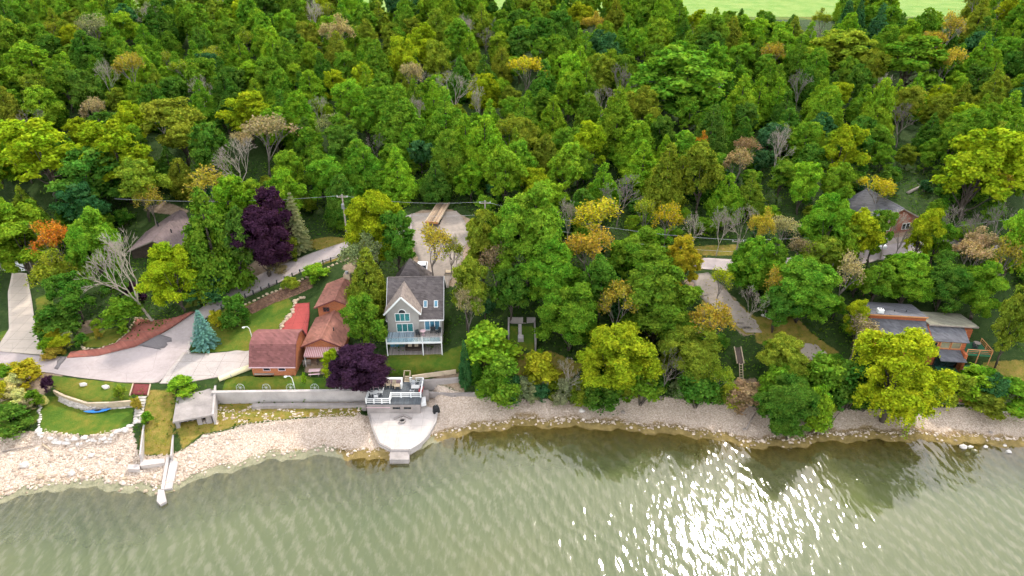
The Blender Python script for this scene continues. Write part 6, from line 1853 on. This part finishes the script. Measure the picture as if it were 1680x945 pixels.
for i, (a, b, s_) in enumerate(((1580, 734, .8), (1592, 733, .55), (1600, 738, .6), (1605, 744, .5), (1588, 742, .5), (1617, 733, .45), (1655, 741, .55), (1648, 732, .4), (1635, 722, .5))):
    nm = ['biggest white rock in the yellow shallows', 'white rock just behind the biggest one in the yellow shallows', 'flat white rock right of the biggest in the shallows', 'lakeward white rock below the flat one in the shallows',
          'small white rock touching the biggest in the shallows', 'pale rock near the wet sands in the shallows', 'outermost white rock by the photo edge in the shallows', 'small pale rock just in from the outermost shallows rock', 'pale rock on the waterline above the shallows rocks'][i]
    x, y = at_z(a, b, 0)
    o = MB().rock(0, 0, 0, s_ * .8, s_ * .55, s_ * .55, 300 + i).build('shallows_rock', 'white_stone'); o.location = (x, y, min(-.02, gz(x, y)) + s_ * .3)
    tag(o, nm, 'rock')
for (a, b, s_, lab, m) in ((40, 765, .9, 'large pale boulder on the wide beach by the photo edge', 'white_stone'), (118, 778, .8, 'angular boulder at the waterline of the wide beach', 'white_stone'), (150, 748, .7, 'flat pale boulder in the middle of the wide beach', 'white_stone'),
                        (66, 783, .8, 'tan boulder at the waterline left of the angular one', 'tan_stone'), (203, 787, .6, 'brown boulder at the waterline near the jetty', 'tan_stone'), (240, 806, .5, 'pink boulder in the water beside the jetty block', 'tan_stone'),
                        (138, 632, .8, 'pale boulder on the small upper lawn, left of two', 'white_stone'), (174, 636, .85, 'pale boulder on the small upper lawn, right of two', 'white_stone'), (1022, 677, .6, 'dark stone on the pebble beach under the lime tree', 'grey_wood'),
                        (1052, 662, .5, 'mossy stone at the back of the pebble beach', 'dark_wood'), (1222, 705, .5, 'dark stone beside the snag on the pebble beach', 'grey_wood'), (955, 675, .8, 'pale slab of rock on the pebble beach', 'white_stone'), (1625, 710, .5, 'grey stone on the far beach', 'grey_wood')):
    x, y, z = on_ground(a, b)
    o = MB().rock(0, 0, 0, s_ * .75, s_ * .55, s_ * .5, int(a)).build('boulder', m); o.location = (x, y, z + s_ * .12)
    tag(o, lab, 'boulder')

# white slabs and jetty
def slab_thing(name, label, cat, pix, z, th, mat, tilt=0.0):
    P_ = [at_z(a, b, z) for a, b in pix][::-1]
    zs = [z - tilt * (max(p[1] for p in P_) - p[1]) for p in P_]
    o = MB().prism(P_, [q - th for q in zs], zs).build(name, mat)
    return tag(o, label, cat)
slab_thing('jetty_slab', 'pinkish concrete jetty slab sloping into the lake', 'slab', [(280, 752), (292, 757), (281, 797), (268, 799)], .75, .9, 'concrete', .08)
slab_thing('jetty_wall', 'narrow white concrete wall beside the jetty slab', 'wall', [(273, 749), (278, 749), (267, 797), (262, 797)], .95, 1.2, 'patio', .1)
slab_thing('lake_block', 'concrete block standing in the lake off the jetty', 'block', [(259, 803), (269, 803), (273, 822), (263, 828), (257, 822)], .35, 1.2, 'concrete')
slab_thing('white_slab', 'long white concrete slab lying on the beach', 'slab', [(230, 755), (270, 752), (270, 759), (230, 764)], .95, .6, 'patio')
slab_thing('white_block', 'short white concrete block on the beach left of the long slab', 'block', [(210, 762), (229, 762), (229, 770), (209, 769)], .85, .6, 'patio')
slab_thing('stone_step', 'concrete block beside the boathouse deck corner', 'block', [(690, 640), (703, 639), (703, 648), (690, 648)], 2.2, 1.2, 'old_concrete')
slab_thing('white_cooler', 'white box leaning against the boathouse deck wall', 'box', [(691, 652), (698, 650), (699, 660), (691, 662)], 1.9, .6, 'chair_white')

# mulch landing and stone steps
ml = structure(strip('mulch_path', 'mulch_red', [(220, 630), (215, 648)], [(246, 631), (243, 648)], 8, 6, .1))
for lab, pa, pb in (('pale timber border along the left side of the red mulch landing', (219, 630), (213, 650)), ('pale timber border along the right side of the red mulch landing', (247, 631), (243, 650))):
    A, B2 = at(*pa), at(*pb)
    tag(MB().bar((A[0], A[1], A[2] + .1), (B2[0], B2[1], B2[2] + .1), .16, .22).build('landing_timber', 'raw_wood'), lab, 'timber')
S = thing('stone_steps', 'flight of pale stone steps leading down from the red mulch landing', 'steps', (0, 0, 0))
P_ = resample([on_ground(233, 653)[:2], on_ground(230, 668)[:2], on_ground(226, 692)[:2]], 9)
for k, (a, b) in enumerate(P_):
    z = gz(a, b)
    MB().box(a - .62, a + .62, b - .26, b + .26, z - .3, z + .14).build('step', 'stone', S)

# kayak
x, y, z = on_ground(161, 676)
K = thing('kayak', 'bright blue kayak lying on the lower lawn under the stone wall', 'kayak', (x, y, z + .02), math.radians(10))
hull = MB()
n, m = 15, 10
ln = 1.85
for i in range(n):
    t_ = -1 + 2 * i / (n - 1)
    w = .36 * (1 - abs(t_) ** 2.2) + .012; hgt = .30 + .12 * t_ * t_
    for k in range(m):
        a = 2 * math.pi * k / m
        hull.v.append((t_ * ln, math.cos(a) * w, .2 + .16 * t_ * t_ + math.sin(a) * (.2 if math.sin(a) < 0 else .12) * (1 - .75 * abs(t_) ** 3)))
for i in range(n - 1):
    for k in range(m):
        hull.f.append((i * m + k, i * m + (k + 1) % m, (i + 1) * m + (k + 1) % m, (i + 1) * m + k))
hull.build('hull', 'kayak_blue', K, True)
ck = MB(); ck.prism([(.5 * math.cos(a) + .05, .2 * math.sin(a)) for a in np.linspace(0, 6.283, 15)[:-1]], .30, .35); ck.build('cockpit', 'black', K)

# pale yellow pipe in two lengths
A, B2 = at(360, 626, .42), at(411, 606, .42)
A, B2 = Vector(A), Vector(B2)
Y_ = thing('yellow_pipe', 'pale yellow pipe in two lengths lying beside the garage', 'pipe', tuple(A))
def rel(v): return tuple(Vector(v) - A)
c1 = A.lerp(B2, .36)
MB().tube([rel(A), rel(c1)], [.40, .40], 16).build('pipe_length', 'cream', Y_)
MB().tube([rel(c1 + (B2 - A) * .004 + Vector((0, .05, 0))), rel(B2 + Vector((0, .05, 0)))], [.43, .43], 16).build('pipe_length', 'cream', Y_)
MB().tube([rel(c1 - (B2 - A) * .012), rel(c1 + (B2 - A) * .012)], [.46, .46], 16).build('coupling', 'grey_metal', Y_)

# wagon wheels along the wall
M['grey_wheel'] = plain('grey_wheel', (.45, .47, .43), .15, 3, .7, .1)
rimv = MB()
n = 22
for k in range(n):
    a0, a1 = 2 * math.pi * k / n, 2 * math.pi * (k + 1) / n
    rimv.bar((.62 * math.cos(a0), 0, .62 * math.sin(a0)), (.62 * math.cos(a1), 0, .62 * math.sin(a1)), .05, .05)
rim_me = rimv.mesh('rim', 'grey_wheel')
spoke_me = MB().bar((0, 0, .06), (0, 0, .6), .03).mesh('spoke', 'grey_wheel')
hub_me = MB().tube([(0, -.1, 0), (0, .1, 0)], [.11, .11], 10).mesh('hub', 'grey_wheel')
for i, (a, lab) in enumerate(((391, 'white wagon wheel on the retaining wall closest to the pale yellow pipe'), (434, 'second white wagon wheel along the retaining wall from the yellow pipe'), (474, 'middle white wagon wheel along the retaining wall'),
              (514, 'white wagon wheel on the retaining wall below the picnic table'), (555, 'white wagon wheel on the retaining wall beside the low plum tree'))):
    x, y = at_z(a, 640, 3.6)
    w = thing('wagon_wheel', lab, 'wheel', (x, y + .75, 3.45), random.uniform(-.15, .15), 'white wagon wheels along the retaining wall')
    w.rotation_euler[0] = -.2
    for nm, me, k in [('rim', rim_me, 0), ('hub', hub_me, 0)] + [('spoke', spoke_me, q) for q in range(8)]:
        o = bpy.data.objects.new(nm, me); COL.objects.link(o); o.parent = w
        if nm == 'spoke': o.rotation_euler = (0, k * math.pi / 4, 0)

# lane-side posts with a cable rail
Fn = thing('lane_fence', 'line of short dark posts with a rail along the lower side of the lane', 'fence', (0, 0, 0))
pts = resample(gpoly([(352, 515), (372, 503), (400, 490), (430, 477), (460, 464), (485, 452), (520, 437), (550, 427), (580, 416)]), 19)
prev = None
for k, (a, b) in enumerate(pts):
    z = gz(a, b)
    MB().box(a - .09, a + .09, b - .09, b + .09, z - .3, z + .85).build('post', 'dark_metal', Fn)
    if prev is not None:
        MB().bar((prev[0], prev[1], prev[2] + .62), (a, b, z + .62), .05, .05 if k < 12 else .16).build('rail', 'grey_metal', Fn)
    prev = (a, b, z)
# stepped brick bank between lane and lawn
A_ = resample(gpoly([(404, 503), (440, 484), (480, 467), (516, 452)]), 46); B_ = resample(gpoly([(414, 515), (450, 497), (490, 483), (512, 472)]), 46)
Bk = thing('brick_bank', 'sloping bank paved with rows of brown bricks below the lane', 'bank', (0, 0, 0))
blk = {}
r = random.Random(3)
for q in range(3):
    m_ = 'brick_tone_%d' % q
    M[m_] = plain(m_, ((.20, .11, .07), (.26, .15, .10), (.155, .09, .062))[q], .2, 4, .9, .3)
    blk[q] = MB().box(-.27, .27, -.17, .17, -.3, .07).mesh('brick', m_)
for row in range(6):
    for k in range(45):
        f = (row + .5) / 6
        p = A_[k] * (1 - f) + B_[k] * f
        qn = (A_[k + 1] * (1 - f) + B_[k + 1] * f) - p
        o = bpy.data.objects.new('brick', blk[r.randrange(3)]); COL.objects.link(o); o.parent = Bk
        sp = math.hypot(*qn)
        o.scale = (sp / .57, 1.15, 1)
        o.location = (p[0] + qn[0] * (.5 if row % 2 else 0), p[1] + qn[1] * (.5 if row % 2 else 0), gz(*p) + .06 + r.uniform(-.02, .03))
        o.rotation_euler = (-.25, 0, math.atan2(qn[1], qn[0]))

# lamps and poles
def lamp(label, px, base, top, mat='white_paint'):
    x, y, z = on_ground(px, base)
    d = ray(px, top); h = CAM_H + d[2] * (y / d[1]) - z
    t = thing('lamp_post', label, 'lamp post', (x, y, z))
    MB().tube([(0, 0, -.3), (-.05, 0, h * .5), (-.15, 0, h * .88), (-.4, 0, h), (-.85, 0, h * .99)], [.07, .06, .055, .05, .04], 8).build('pole', mat, t)
    MB().tube([(-.8, 0, h * .985), (-1.0, 0, h * .95), (-1.25, 0, h * .95)], [.08, .16, .1], 8).build('lamp_head', mat, t)
lamp('curved white lamp post on the lawn above the garage', 416, 563, 536)
lamp('short white lamp post on the strip of lawn in front of the garage', 484, 639, 617)
def pole(label, px, base, top, arm=True, mat='grey_wood', box_=False):
    x, y, z = on_ground(px, base)
    d = ray(px, top); h = CAM_H + d[2] * (y / d[1]) - z
    t = thing('utility_pole', label, 'utility pole', (x, y, z))
    MB().tube([(0, 0, -.4), (0, 0, h)], [.17, .12], 10).build('pole', mat, t)
    if arm:
        MB().bar((-1.0, 0, h - .5), (1.0, 0, h - .5), .12, .12).build('cross_arm', mat, t)
        for sx in (-.9, 0, .9):
            MB().cyl(sx, 0, h - .44, h - .2, .06, .04, 8).build('insulator', 'white_paint', t)
    if box_:
        MB().cyl(.0, -.38, h - 2.6, h - 1.7, .27, .27, 12).build('transformer', 'grey_metal', t)
    return Vector((x, y, z + h))
p1 = pole('utility pole with a grey transformer beside the lime tree', 571, 398, 319, True, 'pale_bark', True)
p2 = pole('second utility pole right of the gravel parking', 797, 396, 329, True, 'pale_bark')
p3 = pole('wooden utility pole beside the woodland road', 1202, 447, 392, True)
p0 = Vector((p1.x - 45, p1.y + 6, p1.z - 3)); p4 = Vector((p3.x + 60, p3.y + 8, p3.z + 2))
def wire(label, a, b, dz, sag):
    pts_ = []
    for k in range(17):
        t_ = k / 16
        v = a.lerp(b, t_); v.z += dz - sag * 4 * t_ * (1 - t_)
        pts_.append(v)
    tag(MB().tube(pts_, [.02] * 17, 4).build('overhead_wire', 'grey_metal'), label, 'wire')
wire('upper overhead wire between the transformer pole and the second pole', p1, p2, -.2, .8)
wire('lower overhead wire between the transformer pole and the second pole', p1, p2, -2.6, .9)
wire('upper overhead wire from the second pole to the woodland road pole', p2, p3, -.2, 1.3)
wire('lower overhead wire from the second pole to the woodland road pole', p2, p3, -2.4, 1.4)
wire('overhead wire running from the transformer pole behind the plum trees', p1, p0, -.2, .8)
wire('overhead wire running on past the red brick house', p3, p4, -.2, 1.2)

# flatbed trailer on the gravel
A = Vector((*at_z(708, 364, 13.6), 0)); B2 = Vector((*at_z(728, 331.5, 13.6), 0))
L = (B2 - A).length; ang = math.atan2(B2.y - A.y, B2.x - A.x) - math.pi / 2
zt = gz(A.x, A.y)
T = thing('flatbed_trailer', 'long flatbed trailer with a brown plank deck standing on the gravel parking', 'trailer', (A.x, A.y, zt), ang)
hz = 13.6 - zt
for sx in (-1, 1):
    for k in range(4):
        xa = sx * (.08 + k * .28)
        MB().box(min(xa, xa + sx * .26), max(xa, xa + sx * .26), 0, L, hz - .08, hz).build('plank', 'wood', T)
    MB().box(sx * 1.2 - .06, sx * 1.2 + .06, 0, L, hz - .35, hz + .03).build('side_rail', 'raw_wood', T)
    for yy in (L * .22, L * .32, L * .75):
        w = MB().tube([(sx * .95 - .14, yy, .45), (sx * .95 + .14, yy, .45)], [.45, .45], 14).build('wheel', 'black', T)
        MB().tube([(sx * .95 - .16, yy, .45), (sx * .95 + .16, yy, .45)], [.22, .22], 10).build('rim', 'grey_metal', w)
box('chassis_beam', 'dark_metal', T, -.45, .45, .2, L - .2, hz - .45, hz - .09)
for yy in (L * .27, L * .75):
    box('axle_mount', 'dark_metal', T, -.75, .75, yy - .1, yy + .1, .35, hz - .46)
box('end_board', 'orange_trim', T, -1.2, 1.2, -.08, -.01, hz - .35, hz + .05)

# benches, picnic table, ladder, small bits
def picnic(label, px, py, rz, mat='pink_cloth'):
    t = thing('picnic_table', label, 'picnic table', at(px, py, .02), rz)
    for k in range(4):
        box('table_board', mat, t, -.85, .85, -.36 + k * .185, -.36 + k * .185 + .165, .70, .75)
    for sy in (-.75, .55):
        box('bench', mat, t, -.85, .85, sy, sy + .22, .42, .46)
    for sx in (-.6, .6):
        for s_ in (-1, 1):
            MB().bar((sx, s_ * .6, 0), (sx, s_ * .2, .70), .07, .09).build('leg', 'grey_wood', t)
        MB().bar((sx, -.7, .39), (sx, .7, .39), .07, .07).build('crossbar', 'grey_wood', t)
picnic('pale picnic table on the lawn right of the garage', 517, 614, .1)
bn = thing('garden_bench', 'grey garden bench beside the garage corner', 'bench', at(504, 600, .02), .2)
box('seat', 'grey_wood', bn, -.6, .6, -.2, .2, .4, .46); MB().slab([(-.6, .2, .46), (.6, .2, .46), (.6, .3, .9), (-.6, .3, .9)], .05).build('backrest', 'grey_wood', bn)
for sx in (-.52, .45):
    box('leg', 'grey_wood', bn, sx, sx + .07, -.18, .18, 0, .4)
table('garden_table', 'dark garden table under the striped awning', 'dark_wood', at(527, 597, .02), .6, .4, .72, False, .1)
x, y, z = on_ground(1217, 634)
Ld = thing('wooden_ladder', 'pale wooden ladder leaning up the bank above the brush heap', 'ladder', (x, y, z), 0)
d = ray(1217, 596); ztop = CAM_H + d[2] * ((y + 2.0) / d[1]) - z
for sx in (-.24, .24):
    MB().bar((sx, 0, 0), (sx, 2.0, ztop), .09, .07).build('rail', 'raw_wood', Ld)
for k in range(9):
    f = (k + .5) / 9
    MB().bar((-.24, 2.0 * f, ztop * f), (.24, 2.0 * f, ztop * f), .07).build('rung', 'raw_wood', Ld)
Tc = thing('timber_chute', 'dark plank chute framed by pale boards above the wooden ladder', 'chute', (x, y + 2.1, z + ztop - .3))
for k in range(3):
    MB().slab([(-.42 + k * .28, 0, .1), (-.16 + k * .28, 0, .1), (-.16 + k * .28, 2.4, 1.5), (-.42 + k * .28, 2.4, 1.5)], .08).build('plank', 'dark_wood', Tc)
for sx in (-.52, .5):
    MB().bar((sx, 0, .2), (sx, 2.4, 1.6), .1, .3).build('side_board', 'raw_wood', Tc)
x, y, z = on_ground(1641, 640)
Bx = thing('tarped_box', 'low dark tarped box on the bank beside the clipped hedge bush', 'box', (x, y, z), -.1)
MB().prism([(-.95, -.5), (.95, -.5), (.95, .5), (-.95, .5)], -.3, .5).build('crate', 'dark_wood', Bx)
MB().slab([(-1.05, -.65, .48), (1.05, -.65, .52), (1.0, .65, .95), (-1.0, .65, .9)], .05).build('tarp', 'black', Bx)
x, y, z = on_ground(786, 643)
Br = thing('blue_barrel', 'blue barrel lying at the back of the beach near the bank shrub', 'barrel', (x, y, z + .3), .3)
MB().tube([(-.45, 0, 0), (-.42, 0, 0), (0, 0, 0), (.42, 0, 0), (.45, 0, 0)], [.26, .29, .31, .29, .26], 14).build('drum', 'kayak_blue', Br)
for sx in (-.2, .2):
    MB().tube([(sx - .03, 0, 0), (sx + .03, 0, 0)], [.325, .325], 14).build('hoop', 'dark_metal', Br)
# driftwood and snags
def log(label, a, b, r0, mat='grey_wood', name='driftwood_log', za=.12, zb=.12, forks=2):
    A, B2 = Vector(at(*a, za)), Vector(at(*b, zb))
    rr = random.Random(label)
    m = A.lerp(B2, .5) + Vector((rr.uniform(-.15, .15), 0, .08))
    mb = MB().tube([A, m, B2], [r0, r0 * .8, r0 * .35], 7)
    for k in range(forks):
        q = A.lerp(B2, rr.uniform(.45, .85))
        mb.tube([q, q + Vector((rr.uniform(-.9, .9), rr.uniform(-.4, .6), rr.uniform(.2, .7)))], [r0 * .4, r0 * .12], 5)
    tag(mb.build(name, mat, None, True), label, 'log')
log('bare snag with a forked top lying on the pebble beach', (1224, 706), (1240, 680), .13, 'grey_wood', zb=.5)
log('thin straight pole leaning on the far pebble beach', (1360, 702), (1378, 678), .06, 'dark_wood', zb=.5, forks=0)
log('thick brown fallen trunk reaching from the bank to the water', (1270, 682), (1292, 722), .32, 'dark_wood', forks=4)
log('grey driftwood log below the brick wall stub', (1545, 662), (1585, 664), .2, 'grey_wood', forks=3)
log('pale driftwood plank on the wide beach', (70, 730), (86, 742), .14, 'raw_wood', forks=0)
log('grey driftwood branch on the wide beach', (5, 742), (60, 732), .1, 'grey_wood', forks=2)
log('dark driftwood log beside the blue barrel', (745, 650), (782, 646), .16, 'dark_wood', forks=3)
log('fallen grey trunk lying across the grassy clearing', (1488, 318), (1530, 298), .35, 'grey_wood', forks=1)

# --- garden shrubs
GARDEN = [
 ('shrub', 47, 596, 625, 44, 'yellow', 'golden yellow shrub beside the lane in the flower garden'),
 ('shrub', 22, 603, 622, 30, 'green', 'green mound beside the golden yellow shrub in the flower garden'),
 ('shrub', 6, 628, 655, 26, 'yellow', 'yellow-lime shrub cut by the photo edge'),
 ('shrub', 26, 615, 640, 26, 'cream', 'cream flowering bush behind the path in the flower garden'),
 ('shrub', 20, 633, 652, 30, 'cream', 'wide cream flowering bush in the middle of the flower garden'),
 ('shrub', 38, 640, 662, 28, 'cream', 'cream flowering bush beside the green mound'),
 ('shrub', 32, 658, 678, 24, 'cream', 'lowest cream flowering bush above the beach'),
 ('shrub', 48, 655, 676, 22, 'tan', 'tan flowering bush next to the lowest cream one'),
 ('shrub', 60, 640, 668, 24, 'green', 'green shrub at the edge of the small lower lawn'),
 ('shrub', 44, 629, 642, 14, 'yellow', 'small yellow globe shrub by the garden path'),
 ('shrub', 73, 648, 664, 16, 'cream', 'cream flowers at the corner of the small lower lawn'),
 ('shrub', 20, 672, 702, 70, 'dark', 'dark green ground cover bush above the beach'),
 ('shrub', 83, 618, 642, 18, 'purple', 'dark globe shrub at the corner of the small upper lawn'),
 ('shrub', 5, 598, 614, 22, 'olive', 'olive bush beside the lane at the photo edge'),
 ('shrub', 200, 634, 652, 20, 'olive', 'olive shrub at the end of the small upper lawn'),
 ('shrub', 226, 655, 672, 16, 'gold', 'golden plant beside the stone steps'),
 ('shrub', 243, 676, 694, 18, 'green', 'green shrub on the dry bank beside the kerb'),
 ('shrub', 300, 622, 642, 44, 'bright', 'clipped bright green hedge behind the concrete boathouse'),
 ('shrub', 94, 538, 562, 28, 'yellow', 'upper golden shrub in the bed beside the concrete driveway'),
 ('shrub', 103, 552, 575, 32, 'lime', 'lime mound in the bed beside the concrete driveway'),
 ('shrub', 92, 570, 583, 32, 'gold', 'orange-gold low plants at the foot of the driveway bed'),
 ('shrub', 80, 556, 576, 24, 'bright', 'green plant between the driveway and the lime mound'),
 ('shrub', 115, 545, 566, 22, 'sage', 'white-flecked shrub beside the lime mound'),
 ('shrub', 208, 492, 538, 62, 'green', 'large round green shrub above the garden bed'),
 ('shrub', 160, 525, 540, 20, 'bright', 'small bright shrub in the garden bed'),
 ('shrub', 135, 548, 566, 20, 'dark', 'dark green shrub at the end of the garden bed'),
 ('shrub', 163, 540, 557, 12, 'gold', 'small orange shrub in the garden bed'),
 ('shrub', 222, 466, 498, 32, 'purple', 'dark red shrub under the leaning bare tree'),
 ('shrub', 100, 500, 552, 60, 'dark', 'dark shrub mass above the driveway bed'),
 ('spruce', 330, 510, 569, 43, 'blue', 'blue spruce at the corner of the lane and the garage driveway'),
 ('shrub', 390, 486, 534, 46, 'dark', 'dark rounded shrub on the lawn below the lane'),
 ('shrub', 358, 512, 538, 24, 'yellow', 'yellow-green shrub behind the blue spruce'),
 ('shrub', 520, 436, 458, 44, 'bright', 'green plants on the bank above the brick house'),
 ('shrub', 478, 455, 472, 26, 'olive', 'olive plants beside the lane posts'),
 ('shrub', 500, 612, 628, 8, 'bright', 'small upright plant by the picnic table'),
]
for row in GARDEN: plant_px(*row)
